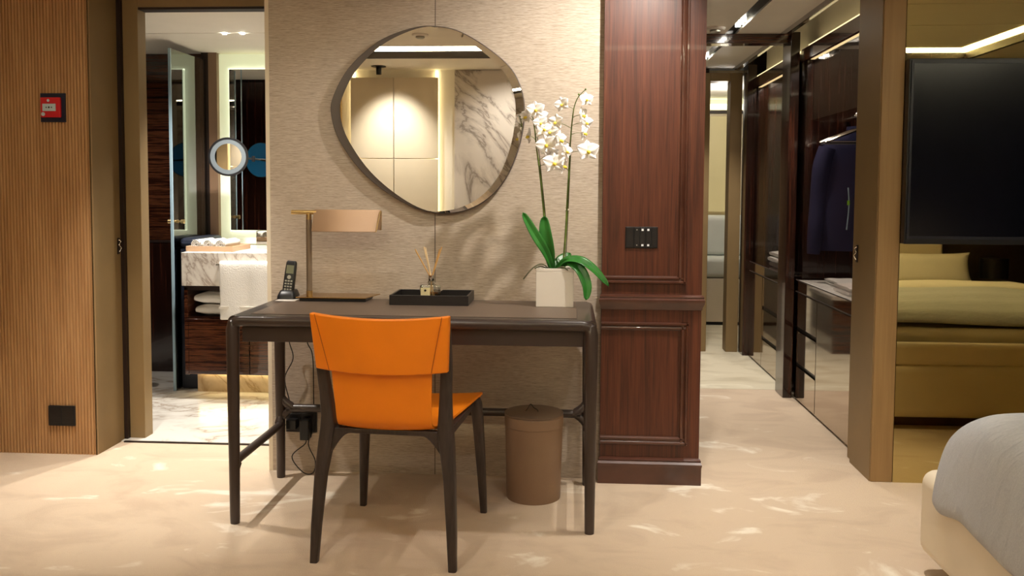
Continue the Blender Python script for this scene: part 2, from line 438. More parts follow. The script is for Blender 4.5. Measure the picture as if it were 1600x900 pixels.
# mahogany panelled column
col = struct('wall_column', B(.137, .540, -.038, .20, 0, 2.25), 'mahog', 'dark mahogany panelled pillar between desk wall and dressing corridor', cat='wall')
PROF = [(0, 0), (0, .010), (.10, .016), (.28, .016), (.36, .010), (.46, .008), (.62, .012), (.82, .012), (.92, .005), (1, .004), (1, 0)]
def bar_h(mb, x0, x1, z0, z1, k=1, flip=False, mit=0, y=-.038):
    rg = []
    for x, sgn in ((x0, 1), (x1, -1)):
        rg.append([(x+sgn*mit*((1-u) if flip else u)*(z1-z0), y-d*k, z0+(z1-z0)*(u if not flip else 1-u)) for u, d in PROF])
    mb.rings(rg)
def bar_v(mb, x0, x1, z0, z1, k=1, flip=False, mt=0, mbm=0, y=-.038):
    rg = []
    for z, m_ in ((z0, mbm), (z1, -mt)):
        rg.append([(x0+(x1-x0)*(u if not flip else 1-u), y-d*k, z+m_*u*(x1-x0)) for u, d in PROF])
    mb.rings(rg)
mb = MB(); bar_h(mb, .137, .475, .823, .853); bar_v(mb, .440, .475, .823, 2.25, flip=True); part('moulding', mb, 'mahog_m', col)
mb = MB(); bar_h(mb, .137, .490, .632, .664, flip=True); bar_v(mb, .455, .490, .162, .664, flip=True); bar_h(mb, .137, .490, .162, .196); part('moulding', mb, 'mahog_m', col)
def profile_bar(pr, x0, x1, ex):
    rg = []
    for x, s_ in ((x0, -1), (x1, 1)):
        rg.append([(x+s_*d*ex, -.038-d, z) for d, z in pr])
    return MB().rings(rg)
part('chair_rail', profile_bar([(0, .715), (.006, .716), (.010, .728), (.022, .742), (.026, .752), (.026, .758), (.018, .764), (.020, .770), (.012, .776), (0, .778)], .137, .540, .4), 'mahog_m', col)
part('skirting', profile_bar([(0, 0), (.020, 0), (.020, .070), (.024, .078), (.026, .086), (.016, .094), (.018, .100), (.008, .106), (0, .108)], .137, .540, .4), 'mahog_m', col)

# right-hand pillar and jamb of the dressing corridor
struct('trim_11', B(1.257, 1.345, .05, .32, 0, 2.25), 'oak_side', 'brown wood pillar between the dressing corridor and the bronze mirror', .003, cat='trim')
struct('trim_12', B(1.2545, 1.2575, .060, .318, 0, 2.25), 'jamb', 'bronze clad inner face of the right-hand pillar', cat='trim')
struct('trim_13', B(1.28, 1.33, .32, .345, 0, 2.25), 'groove', 'dark sliding door groove beside the right-hand pillar', cat='trim')
struct('trim_14', B(1.268, 1.306, .345, .40, 0, 2.25), 'jamb', 'narrow bronze door jamb next to the wardrobe', .004, cat='trim')
struct('wall_mirror', B(1.346, 3.6, .05, .058, 0, 2.19), 'mirror_bz', 'bronze tinted mirror wall around the television', cat='mirror')
struct('wall_mirror_backing', B(1.345, 3.7, .058, .20, 0, 2.25), 'groove', 'solid wall behind the bronze mirror', cat='wall')

# dressing corridor shell
struct('wall_corridor', B(-.5, -.45, .30, 8.2, 0, 2.3), 'ebony_v', 'dark wall on the hidden left side of the dressing room', cat='wall')
struct('wall_corridor_end', B(.90, 1.03, 3.1, 3.2, 0, 2.3).box(1.30, 2.2, 3.1, 3.2, 0, 2.3), 'ebony_v', 'end wall of the dressing room beside the far doorway', cat='wall')
struct('ceiling_dressing', B(-.5, .888, .3, 3.1, 2.10, 2.13).box(.952, 1.20, .3, 3.1, 2.10, 2.13).box(-.5, 2.2, .3, 3.2, 2.26, 2.30), 'ceil', 'cream ceiling of the dressing corridor', cat='ceiling')
struct('trim_15', B(.888, .952, .3, 3.1, 2.112, 2.14), 'black', 'recessed black light slot in the corridor ceiling', cat='trim')
struct('trim_16', B(-.45, 1.25, 1.60, 1.70, 2.045, 2.10), 'ebony_h', 'dark glossy beam across the corridor ceiling', .004, cat='trim')
struct('trim_17', B(1.175, 1.262, 3.02, 3.16, 0, 2.06).box(.95, 1.03, 3.02, 3.16, 0, 2.06).box(1.03, 1.175, 3.02, 3.16, 2.0, 2.06), 'jamb', 'bronze door frame at the far end of the corridor', .004, cat='trim')
struct('wall_end_room', B(.90, 2.6, 4.98, 5.05, 0, 2.3), 'panel', 'cream wall of the room beyond the corridor', cat='wall')
struct('wall_far_end', B(-.5, .95, 8.2, 8.3, 0, 2.3), 'curtain', 'dark far wall reflected in the glossy wardrobe fronts', cat='wall')
struct('wall_partition', B(.90, .95, 3.2, 8.2, 0, 2.3), 'ebony_v', 'dark partition between the far room and the rest of the dressing room', cat='wall')
struct('wall_end_room_side', B(2.2, 2.25, 3.2, 5.0, 0, 2.3)  , 'panel', 'side wall of the room beyond the corridor', cat='wall')
struct('ceiling_end_room', B(.90, 2.2, 3.2, 5.0, 2.06, 2.1).box(-.5, .95, 3.1, 8.2, 2.10, 2.13), 'ceil', 'ceiling of the room beyond the corridor', cat='ceiling')

# bathroom shell
struct('wall_bathroom_back', B(-3.2, -2.325, 1.95, 2.05, 0, 2.25), 'ebony_h', 'horizontally grained dark glossy wood wall left in the bathroom', cat='wall')
struct('wall_bathroom_left', B(-3.3, -3.2, .4, 2.05, 0, 2.25), 'ebony_v', 'left wall of the bathroom', cat='wall')
struct('wall_bathroom_vanity', B(-2.28, -.5, 1.97, 2.05, 0, 2.25), 'ceil', 'wall behind the bathroom mirror', cat='wall')
struct('wall_bathroom_right', B(-.6, -.55, .3, 2.0, 0, 2.25), 'ebony_v', 'right wall of the bathroom', cat='wall')
struct('wall_bathroom_front', B(-1.24, -.56, .302, .32, 0, 2.25).box(-3.2, -2.13, .402, .42, 0, 2.25), 'ebony_v', 'dark bathroom side of the bedroom wall', cat='wall')
struct('ceiling_bathroom', B(-3.2, -.56, .50, 1.20, 2.05, 2.08).box(-3.2, -.56, 1.21, 2.0, 2.05, 2.08).box(-3.2, -.56, .42, 2.0, 2.09, 2.12), 'ceil', 'cream bathroom ceiling with one long dark joint', cat='ceiling')
struct('trim_18', B(-3.2, -.56, 1.20, 1.21, 2.052, 2.09), 'groove', 'dark joint in the bathroom ceiling', cat='trim')
struct('trim_19', B(-2.325, -2.280, 1.90, 2.0, 0, 2.05), 'groove', 'dark upright post beside the backlit bathroom mirror', cat='trim')
struct('trim_20', B(-2.280, -2.225, 1.90, 1.97, 0, 2.05), 'bin', 'narrow taupe upright beside the backlit bathroom mirror', cat='trim')
struct('trim_21', B(-3.2, -2.328, 1.93, 1.948, .845, .858), 'groove', 'shadow joint in the dark bathroom wall', cat='trim')
struct('wall_bathroom_lower', B(-3.2, -2.327, 1.935, 1.949, 0, .845), 'ebony_v', 'lower dark glossy wall panel in the bathroom', cat='wall')

# ================================================================== DESK
dk = thing('writing_desk', (-.55, -.34, 0), 'dark brown lacquered writing desk with rounded legs standing against the papered wall', 'desk')
XL, XR, YF, YB = -1.183, .083, -.600, -.085
def legpath(xa, y):
    return [(xa, y, 0), (xa, y, .25), (xa, y, .5), (xa, y, .68)]
for xa in (XL, XR):
    for y in (YF, YB):
        part('leg', MB().tube([(xa, y, 0), (xa, y, .02), (xa, y, .25), (xa, y, .5), (xa, y, .70), (xa+(.004 if xa < 0 else -.004), y+(.004 if y < -.3 else -.004), .722), (xa+(.014 if xa < 0 else -.014), y+(.012 if y < -.3 else -.012), .738)], [.0165, .0175, .0195, .0215, .0235, .0225, .012], 20), 'desk', dk)
part('front_rail', MB().tube([(XL+.004, YF, .700), (XL+.006, YF, .716), (XL+.014, YF, .727), (XL+.03, YF, .731), (XR-.03, YF, .731), (XR-.014, YF, .727), (XR-.006, YF, .716), (XR-.004, YF, .700)], .0195, 18), 'desk', dk)
for xa, s_ in ((XL, 1), (XR, -1)):
    part('top_side_rail', MB().tube([(xa+s_*.002, YF+.004, .728), (xa+s_*.002, YB, .728)], .0205, 18), 'desk', dk)
    zr = .222
    part('side_stretcher', MB().tube([(xa, YF+.005, zr-.035), (xa, YF+.018, zr-.012), (xa, YF+.045, zr), (xa, YB-.045, zr), (xa, YB-.018, zr+.012), (xa, YB-.005, zr+.035)], [.014, .019, .0155, .0155, .019, .014], 16, 3), 'desk', dk)
zr = .293
part('rear_stretcher', MB().tube([(XL+.004, YB, zr+.055), (XL+.022, YB, zr+.022), (XL+.06, YB, zr), (XL+.12, YB, zr), (XR-.12, YB, zr), (XR-.06, YB, zr), (XR-.022, YB, zr+.022), (XR-.004, YB, zr+.055)], [.010, .018, .019, .0165, .0165, .019, .018, .010], 16, 3), 'desk', dk)
for xa, s_ in ((XL, 1), (XR, -1)):
    part('corner_fillet', MB().tube([(xa+s_*.004, YB, zr-.055), (xa+s_*.020, YB, zr-.022), (xa+s_*.055, YB, zr-.002)], [.010, .017, .012], 14, 4), 'desk', dk)
part('tabletop', B(XL+.002, XR-.002, YF, YB+.02, .722, .7485), 'desk', dk, bevel=.004)
part('leather_inset', B(XL+.05, XR-.05, YF+.045, YB-.01, .7487, .7502), 'desk_lthr', dk, bevel=.0007, label='matt brown leather writing surface')
ap = part('apron', B(XL+.03, -.4155, YF+.012, -.15, .655, .722).box(-.4125, XR-.03, YF+.012, -.15, .655, .722), 'desk', dk, bevel=.0015)
for xa in (-1.09, -.4):
    pass

# ================================================================== CHAIR (local coords, then placed)
ch = thing('dining_chair', (0, 0, 0), 'orange leather chair with dark brown wooden legs pulled up to the desk', 'chair')
for s_ in (-1, 1):
    part('rear_leg', MB().loft([(s_*.227, -.262, 0, .013, .015), (s_*.222, -.253, .12, .016, .018), (s_*.212, -.235, .28, .019, .024), (s_*.200, -.218, .38, .023, .030), (s_*.193, -.212, .43, .025, .030), (s_*.193, -.214, .47, .022, .024), (s_*.197, -.228, .55, .019, .019), (s_*.203, -.245, .64, .018, .016), (s_*.208, -.262, .74, .014, .010), (s_*.21, -.272, .79, .010, .007)], 20), 'chairwood', ch, local=True)
    part('front_leg', MB().loft([(s_*.232, .262, 0, .012, .013), (s_*.224, .248, .18, .016, .017), (s_*.214, .232, .36, .020, .021), (s_*.208, .225, .42, .021, .021), (s_*.206, .222, .438, .017, .017)], 20), 'chairwood', ch, local=True)
    part('side_rail', B(s_*.195-.011, s_*.195+.011, -.20, .215, .405, .430), 'chairwood', ch, bevel=.004, local=True)
ol = [(-.195, .432)]
for k in range(9):
    a = k/8; ol.append((-.195+.08*a, .330+.085*math.sin(a*PI/2)))
for k in range(9):
    a = k/8; ol.append((.115+.08*a, .415-.085*(1-math.cos(a*PI/2))))
ol.append((.195, .432))
part('rear_rail', MB().prism(ol, 'Y', -.228, -.200), 'chairwood', ch, bevel=.004, local=True)
part('front_rail', B(-.20, .20, .210, .230, .405, .430), 'chairwood', ch, bevel=.004, local=True)
# sling seat: one leather sheet running from the front lip up the lower back
SP = [(.262, .425, .212), (.258, .443, .222), (.235, .452, .228), (.12, .448, .215), (0, .442, .198), (-.12, .437, .180), (-.18, .437, .168), (-.222, .446, .158), (-.243, .468, .155), (-.252, .52, .157), (-.262, .58, .160), (-.272, .66, .163)]
sp = catmull([Vector(p) for p in SP], 4)
def seatf(u, v):
    p = sp[min(int(round(u*(len(sp)-1))), len(sp)-1)]
    t = v*2-1; sag = (1-t*t)*(.012 if p.y < .46 else 0)
    bow = (1-t*t)*(.012 if p.y > .46 else 0)
    return (t*p.z, p.x-bow, p.y-sag)
part('seat_sling', MB().grid(seatf, len(sp)-1, 12), 'orange', ch, solid=.009, bevel=.002, local=True)
def bandf(side):
    def f(u, v):
        t = u*2-1; z0, z1 = .632-.010*(1-t*t), .812-.012*(1-t*t)
        z = z0+(z1-z0)*v; hw = .213+.010*v
        return (t*hw, -.262-.03*v-.030*(1-t*t)+side, z)
    return f
mb = MB(); n_, k_ = 20, 6
rg = []
for i in range(n_+1):
    u = i/n_; ring = []
    for j in range(k_+1): ring.append(bandf(-.013)(u, j/k_))
    for j in range(k_, -1, -1): ring.append(bandf(.017)(u, j/k_))
    rg.append(ring)
band = part('back_band', mb.rings(rg), 'orange', ch, bevel=.005, local=True, seg=3)
part('seam', MB().tube([(Vector(bandf(-.0142)(.955-.07*t, 1-t*.98))) for t in [i/8 for i in range(9)]], .0011, 6), 'orange_seam', band, local=True)
part('seam', MB().tube([(Vector(bandf(-.0142)(.045+.07*t, 1-t*.98))) for t in [i/8 for i in range(9)]], .0011, 6), 'orange_seam', band, local=True)
ch.location = (-.5575, -.665, 0); ch.rotation_euler.z = math.radians(-4.8)

# ================================================================== ROUND MIRROR
outer = [(-.978, 1.5), (-.969, 1.578), (-.902, 1.695), (-.783, 1.798), (-.651, 1.851), (-.547, 1.860), (-.442, 1.836), (-.312, 1.757), (-.221, 1.667), (-.181, 1.539), (-.199, 1.384), (-.257, 1.241), (-.348, 1.146), (-.467, 1.101), (-.599, 1.110), (-.732, 1.173), (-.851, 1.268), (-.944, 1.395)]
def closed_smooth(p, k=6):
    n = len(p); o = []
    for i in range(n):
        a, b_, c_, d = [Vector((*p[(i+q) % n], 0)) for q in (-1, 0, 1, 2)]
        for j in range(k):
            t = j/k; q = .5*((2*b_)+(c_-a)*t+(2*a-5*b_+4*c_-d)*t*t+(3*b_-a-3*c_+d)*t**3); o.append((q.x, q.y))
    return o
O = closed_smooth(outer)
cx, cz = -.565, 1.49
mr = thing('wall_mirror', (cx, -.004, 1.1), 'large asymmetric rounded wall mirror with dark bronze rim hanging above the desk', 'mirror')
mr.name = 'rounded_mirror'
part('rim', MB().prism(O, 'Y', -.028, -.002), 'bronze', mr, bevel=.003, label='dark bronze rim, widest at the left')
inn = []
for x, z in O:
    dx, dz = x-cx, z-cz; r = math.hypot(dx, dz); left = max(0, -dx/r); k = 1-(.086*left**1.0+.010)
    inn.append((cx+dx*k+.0, cz+dz*k))
inn2 = []
for x, z in inn:
    dx, dz = x-cx, z-cz; r = math.hypot(dx, dz); rt = max(0, dx/r)
    k = 1-.085*rt**.8-.002; inn2.append((cx+dx*k, cz+dz*k))
part('mirror_glass', MB().prism(inn2, 'Y', -.0335, -.027), 'mirror', mr)
part('glass_bevel', MB().rings([[(x, -.0282, z) for x, z in inn], [(x, -.0332, z) for x, z in inn2]], cap=False), 'mirror', mr, label='bevelled mirror edge, broad at the right')

# ================================================================== DESK LAMP
dl = thing('desk_lamp', (-1.0, -.12, .7502), 'brass desk lamp with folded beige shade standing on the left of the desk', 'lamp')
part('base', B(-1.068, -.80, -.188, -.055, .7502, .763), 'black', dl, bevel=.002)
part('base_plate', MB().prism([(-1.082, -.196), (-.800, -.196), (-.772, -.042), (-1.072, -.042)], 'Z', .7635, .7672), 'gold', dl, bevel=.001, label='shiny gold tray plate')
part('ferrule', MB().lathe([(.0125, .767), (.0125, .79)], -1.035, -.16, 20), 'brass', dl)
part('pole', MB().lathe([(.0115, .79), (.0115, 1.075)], -1.035, -.16, 20), 'pole', dl)
part('ferrule', MB().lathe([(.0105, 1.075), (.0105, 1.098)], -1.035, -.16, 20), 'brass', dl)
part('cross_bar', MB().tube([(-1.105, -.16, 1.104), (-1.003, -.16, 1.104)], .009, 16), 'brass', dl)
sh = [(-.205, 1.029), (-.204, 1.0305), (-.164, 1.1105), (-.160, 1.114), (-.156, 1.1105), (-.113, 1.0355), (-.112, 1.034)]
rg = []
for xx, d in ((-1.012, 0), (-.755, .0)):
    rg.append([(xx+(.010 if (i in (2, 3, 4) and xx > -.9) else 0), y, z) for i, (y, z) in enumerate(sh)])
part('shade', MB().rings(rg, closed=False), 'champ', dl, solid=.003, label='folded champagne leather shade')
part('shade_edge', MB().tube([(-.7545, -.205, 1.029), (-.7445, -.168, 1.110), (-.7445, -.152, 1.110), (-.7545, -.112, 1.034)], .0025, 8), 'brass', dl)

# ================================================================== PHONE + card
one('paper_card', B(-1.165, -1.085, -.195, -.13, .7503, .7512), 'white', 'small white card lying under the phone on the desk', 'card')
ph = thing('cordless_phone', (-1.125, -.11, .7513), 'black cordless phone standing in its charging cradle at the left end of the desk', 'phone')
part('cradle', MB().loft([(-1.138, -.105, .7513, .040, .042), (-1.138, -.105, .764, .039, .040), (-1.138, -.10, .782, .032, .030), (-1.138, -.098, .786, .028, .026)], 24, 5), 'black', ph, label='charging cradle')
T = Matrix.Translation((-1.138, -.112, .770)) @ Matrix.Rotation(math.radians(-12), 4, 'X') @ Matrix.Rotation(math.radians(4), 4, 'Y')
hs = part('handset', MB().loft([(0, 0, 0, .020, .010), (0, 0, .02, .023, .012), (0, 0, .09, .022, .0115), (0, 0, .128, .021, .010), (0, 0, .135, .017, .007)], 24, 6).xf(T), 'black', ph)
part('screen', B(-.015, .015, -.0135, -.0115, .082, .116).xf(T), 'lcd', hs)
part('navigation_key', MB().disc(0, -.0135, .067, .008, 'Y', .003, 20).xf(T), 'silver', hs)
for r_ in range(4):
    for q in range(3):
        part('key', B(-.0155+q*.0115, -.0075+q*.0115, -.0135, -.0115, .014+r_*.0115, .020+r_*.0115).xf(T), 'silver', hs, bevel=.0006)

# ================================================================== TRAY + DIFFUSER
tr = thing('tray', (-.535, -.17, .7502), 'shallow rectangular black wooden tray on the middle of the desk', 'tray')
part('base', B(-.688, -.384, -.265, -.06, .7502, .756), 'blackwood', tr)
for a in ((-.690, -.382, -.268, -.260, .7502, .789), (-.690, -.382, -.065, -.057, .7502, .789), (-.690, -.682, -.260, -.065, .7502, .789), (-.390, -.382, -.260, -.065, .7502, .789)):
    part('rim', B(*a), 'blackwood', tr, bevel=.0015)
df = thing('reed_diffuser', (-.54, -.165, .756), 'square clear glass reed diffuser with silver collar standing in the black tray', 'reed diffuser')
bx, by, bz = -.538, -.185, .7565
bt = part('bottle', MB().loft([(bx, by, bz, .039, .034), (bx, by, bz+.012, .042, .037), (bx, by, bz+.060, .042, .037), (bx, by, bz+.068, .039, .034), (bx, by, bz+.072, .014, .014), (bx, by, bz+.082, .011, .011)], 32, 8), 'bottleglass', df)
part('perfume', MB().loft([(bx, by, bz+.006, .035, .030), (bx, by, bz+.040, .036, .031)], 32, 8), 'liquid', df)
part('label', B(bx-.036, bx+.000, by-.0395, by-.0375, bz+.012, bz+.058), 'label', bt, label='cream paper label')
part('label_mark', MB().disc(bx-.018, by-.0402, bz+.047, .0045, 'Y', .0006, 20), 'black', bt)
part('collar', MB().lathe([(.0105, bz+.080), (.0118, bz+.082), (.0118, bz+.103), (.0085, bz+.104)], bx, by, 24), 'chrome', df)
for k, (dx, dy, h, mt) in enumerate([(-.066, .01, .205, 'reed'), (-.060, -.012, .200, 'reed'), (-.030, .004, .215, 'reed_p'), (-.023, -.004, .214, 'reed_p'), (.040, .010, .215, 'reed'), (.034, -.008, .208, 'reed')]):
    part('reed', MB().tube([(bx-dx*.18, by-dy*.2, bz+.02), (bx+dx*.1, by+dy*.1, bz+.10), (bx+dx, by+dy, bz+h)], .0023, 8), mt, df)

# ================================================================== ORCHID
orc = thing('potted_orchid', (-.05, -.235, .7502), 'white orchid with two flower stems in a square white pot on the desk', 'plant')
px0, px1, py0, py1 = -.122, .022, -.262, -.145
pot = part('pot', B(px0, px1, py0, py1, .7502, .885).box(px0+.0, px1-.0, py0, py0+.008, .885, .898).box(px0, px1, py1-.008, py1, .885, .898).box(px0, px0+.008, py0+.008, py1-.008, .885, .898).box(px1-.008, px1, py0+.008, py1-.008, .885, .898), 'white', orc, bevel=.002, label='glossy white cube pot')
part('bark', MB().grid(lambda u, v: (px0+.009+(px1-px0-.018)*u, py0+.009+(py1-py0-.018)*v, .888+.006*math.sin(u*19)*math.sin(v*17)), 16, 14), 'moss', pot)
st1 = [(-.070, -.205, .885), (-.085, -.21, .95), (-.094, -.21, 1.092), (-.112, -.215, 1.264), (-.125, -.225, 1.361), (-.131, -.24, 1.422), (-.144, -.25, 1.502)]
st2 = [(-.020, -.205, .885), (-.016, -.205, .95), (-.010, -.205, 1.044), (-.004, -.21, 1.191), (.002, -.215, 1.313), (.004, -.22, 1.374), (.008, -.225, 1.434), (.013, -.23, 1.483), (.019, -.24, 1.519), (.033, -.25, 1.551), (.060, -.26, 1.578)]
part('stem', MB().tube(st1, [.0042, .004, .0038, .0034, .003, .0026, .0018], 10, 5), 'stem', orc)
part('stem', MB().tube(st2, [.0042, .004, .004, .0036, .0033, .003, .0027, .0024, .0021, .0018, .0014], 10, 5), 'stem', orc)
part('support_stick', MB().tube([(-.064, -.200, .885), (-.088, -.206, 1.09), (-.122, -.217, 1.40)], .0018, 8, 4), 'root', orc, label='thin dark support stick')
part('support_stick', MB().tube([(-.012, -.200, .885), (-.004, -.20, 1.05), (.006, -.214, 1.35)], .0018, 8, 4), 'root', orc, label='thin dark support stick')
part('stem_clip', MB().tube([(-.014, -.206, 1.122), (.002, -.206, 1.122)], .0038, 8), 'white', orc)
def leaf(pts, w, up=(0, -1, .2)):
    P_ = catmull(pts, 6); n = len(P_); upv = Vector(up).normalized()
    def f(u, v):
        i = min(int(round(u*(n-1))), n-1); t = (P_[min(i+1, n-1)]-P_[max(i-1, 0)]).normalized()
        s_ = t.cross(upv).normalized(); uu = i/(n-1)
        wd = w*(.35+.65*math.sin(min(1, uu*1.5)*PI/2))*max(0, 1-uu**5)**.6
        q = v*2-1
        return tuple(P_[i]+s_*wd*q-upv*(.008*(1-abs(q))))
    return MB().grid(f, n-1, 6)
part('leaf', leaf([(-.062, -.21, .89), (-.072, -.235, .95), (-.088, -.25, 1.03), (-.093, -.245, 1.098)], .026), 'leaf', orc, solid=.002)
part('leaf', leaf([(-.058, -.22, .89), (-.085, -.25, .96), (-.130, -.265, 1.035), (-.174, -.26, 1.112)], .020, (.3, -1, .3)), 'leaf', orc, solid=.002)
part('leaf', leaf([(-.050, -.22, .892), (-.01, -.25, .932), (.045, -.275, .935), (.10, -.285, .90), (.155, -.285, .838)], .022, (.25, -.8, .9)), 'leaf', orc, solid=.002)
part('leaf', leaf([(-.045, -.215, .892), (0, -.255, .925), (.045, -.285, .90), (.072, -.30, .84), (.070, -.305, .785)], .023, (.4, -1, .3)), 'leaf', orc, solid=.002)
part('leaf', leaf([(-.055, -.20, .892), (-.03, -.17, .93), (.01, -.14, .95)], .020, (0, -.6, 1)), 'leaf', orc, solid=.002)
for rp in ([(-.070, -.225, .892), (-.10, -.262, .915), (-.135, -.275, .900), (-.170, -.275, .858)], [(-.075, -.22, .892), (-.105, -.24, .905), (-.128, -.25, .897)], [(-.05, -.24, .893), (-.02, -.262, .905), (.0, -.27, .893)]):
    part('root', MB().tube(rp, .0028, 8, 5), 'root', orc)

def petal(L_, w, cup, seg=8):
    def f(u, v):
        q = v*2-1; wd = w*(math.sin(PI*min(1, u**.72))**.75 if 0 < u < 1 else 0.06)
        return (q*wd, -cup*math.sin(u*PI*.6)-.0012*math.sin(q*6)+.003*q*q, u*L_)
    return f
FM = {}
def flower_meshes():
    mb = MB()
    for ang, L_, w in ((0, .0275, .0105), (134, .0255, .0095), (-134, .0255, .0095)):   # sepals
        k = MB().grid(petal(L_, w, .003), 8, 6); k.xf(Matrix.Rotation(math.radians(ang), 4, 'Y'))
        me = k.mesh('t', Vector((0, 0, 0))); mb.bm.from_mesh(me)
    for ang in (68, -68):                                                            # two broad petals
        k = MB().grid(petal(.0285, .0150, .006), 8, 8); k.xf(Matrix.Translation((0, -.002, 0)) @ Matrix.Rotation(math.radians(ang), 4, 'Y'))
        me = k.mesh('t', Vector((0, 0, 0))); mb.bm.from_mesh(me)
    lp = MB().lathe([(.0006, -.001), (.0034, .001), (.0046, .006), (.003, .0105), (.0006, .012)], 0, 0, 12)
    lp.xf(Matrix.Translation((0, -.003, -.001)) @ Matrix.Rotation(math.radians(115), 4, 'X'))
    return mb, lp
fm, lp = flower_meshes()
FM['p'] = fm.mesh('flower', Vector((0, 0, 0)), 80); FM['p'].materials.append(M['petal'])
FM['l'] = lp.mesh('lip', Vector((0, 0, 0)), 80); FM['l'].materials.append(M['lip'])
FL = [(-.128, -.262, 1.500, 0, 10, 1.1), (-.112, -.268, 1.452, 18, -5, .9), (-.098, -.262, 1.428, 25, 5, 1.05), (-.086, -.266, 1.368, -8, 8, 1.25),
      (-.038, -.256, 1.388, 60, 0, 1.15), (-.058, -.268, 1.300, 12, 6, 1.35), (-.026, -.25, 1.290, 78, 0, 1.1), (-.050, -.25, 1.455, -28, 4, 1.0),
      (-.028, -.25, 1.522, -20, 8, .95), (.062, -.268, 1.538, 22, 6, .9), (.046, -.258, 1.482, 65, 0, 1.0), (.052, -.258, 1.414, 70, 0, 1.0),
      (.070, -.27, 1.345, 14, 8, 1.35), (-.160, -.235, 1.478, -60, 0, 1.0), (-.150, -.225, 1.405, -80, 0, 1.05), (-.108, -.236, 1.475, 40, 0, 1.0), (-.072, -.25, 1.418, -12, 6, 1.0), (-.012, -.262, 1.345, 50, 0, .95), (.062, -.245, 1.455, 40, -6, .9), (-.072, -.245, 1.335, 35, -10, 1.05)]
for fx, fy, fz, yw, pt, sc in FL:
    o = bpy.data.objects.new('flower', FM['p']); COL.objects.link(o); o.parent = orc
    o.location = Vector((fx, fy, fz))-orc.location; o.rotation_euler = (math.radians(-pt), random.uniform(-.35, .35), math.radians(yw)); o.scale = (sc*1.22,)*3
    l = bpy.data.objects.new('lip', FM['l']); COL.objects.link(l); l.parent = o
    sx = min(((Vector(p)-Vector((fx, fy, fz-.015))).length, Vector(p)) for p in catmull(st1 if fx < -.052 else st2, 5))[1] if True else None
    part('flower_stalk', MB().tube([sx, (sx+Vector((fx, fy, fz)))/2+Vector((0, .004, .004)), (fx, fy+.002, fz)], .0011, 6, 3), 'stem', orc)
for bp in [(.060, -.26, 1.578), (.034, -.252, 1.560), (-.145, -.25, 1.508)]:
    part('bud', MB().loft([(bp[0], bp[1], bp[2]-.004, .001, .001), (bp[0], bp[1], bp[2], .004, .004), (bp[0], bp[1], bp[2]+.005, .001, .001)], 10, 2), 'stem', orc)

# ================================================================== WASTE BIN
wb = thing('waste_bin', (-.127, -.235, 0), 'round taupe leather waste bin with lid standing under the right end of the desk', 'bin')
part('body', MB().lathe([(.104, 0), (.105, .004), (.112, .285)], -.127, -.235, 56), 'bin', wb, bevel=.001)
part('collar', MB().lathe([(.1125, .285), (.1145, .287), (.1145, .325), (.112, .328)], -.127, -.235, 56), 'bin', wb)
lid = part('lid', MB().lathe([(.113, .3285), (.1145, .330), (.1145, .3345), (.112, .336), (.02, .337)], -.127, -.235, 56), 'binlid', wb)
part('handle', MB().grid(lambda u, v: (-.135+.05*(u-.5), -.235-.006*(v*2-1)-.01*(u-.5), .338+.022*math.sin(u*PI)*(1-.3*math.cos(u*9))), 14, 3), 'groove', lid, solid=.002, label='small dark leather loop')

# ================================================================== SOCKET, PLUGS, CABLES
sk = thing('wall_socket', (-1.11, 0, .22), 'black double wall socket low on the wallpaper under the desk', 'socket')
part('plate', B(-1.185, -1.052, -.010, -.001, .170, .258), 'black', sk, bevel=.002)
part('outlet', B(-1.178, -1.122, -.0125, -.0095, .178, .250), 'blackwood', sk, bevel=.001)
part('outlet', B(-1.114, -1.060, -.0125, -.0095, .178, .250), 'blackwood', sk, bevel=.001)
def plug(loc, label, x0, x1, z0, z1, cab, y1=-.055):
    p = thing('power_plug', loc, label, 'plug')
    part('body', B(x0, x1, y1, -.0127, z0, z1), 'black', p, bevel=.004)
    part('cable', MB().tube(cab, .0023, 8, 6), 'black', p)
plug((-1.15, -.03, .22), 'black plug with thin cable in the left socket outlet', -1.172, -1.128, .192, .232,
     [(-1.165, -.05, .212), (-1.188, -.048, .214), (-1.175, -.04, .245), (-1.155, -.03, .275), (-1.163, -.03, .312), (-1.181, -.03, .406), (-1.145, -.03, .488), (-1.161, -.03, .56), (-1.165, -.05, .66)])
plug((-1.09, -.03, .19), 'square black power adapter hanging from the right socket outlet', -1.110, -1.072, .150, .235,
     [(-1.09, -.045, .152), (-1.093, -.045, .13), (-1.149, -.045, .075), (-1.103, -.045, .010), (-1.06, -.045, .008), (-1.05, -.045, .06), (-1.080, -.04, .13), (-1.06, -.03, .20), (-1.059, -.03, .33), (-1.062, -.03, .50), (-1.085, -.03, .56), (-1.09, -.05, .66)], -.065)

# left wall fittings
fa = thing('fire_call_point', (-2.262, .15, 1.546), 'red fire alarm call point on a dark square plate on the ribbed oak wall', 'fire alarm')
part('back_plate', B(-2.318, -2.205, .143, .150, 1.483, 1.609), 'darknavy', fa, bevel=.001)
bxr = part('housing', B(-2.310, -2.222, .129, .143, 1.503, 1.590), 'red', fa, bevel=.003)
part('press_panel', B(-2.300, -2.240, .1265, .129, 1.530, 1.562), 'lblue', bxr, bevel=.001)
for dx, r_ in ((-.012, .0028), (0, .004), (.012, .0028)): part('arrow_mark' if dx else 'dot_mark', MB().disc(-2.270+dx, .1258, 1.546, r_, 'Y', .0008, 12), 'black', bxr)
for dx, sx in ((-.0175, -1), (.0175, 1)):
    pass
part('symbol', MB().disc(-2.274, .1282, 1.576, .006, 'Y', .001, 20), 'lblue', bxr)
part('test_key_cover', MB().disc(-2.298, .1282, 1.517, .0085, 'Y', .001, 20), 'lblue', bxr)
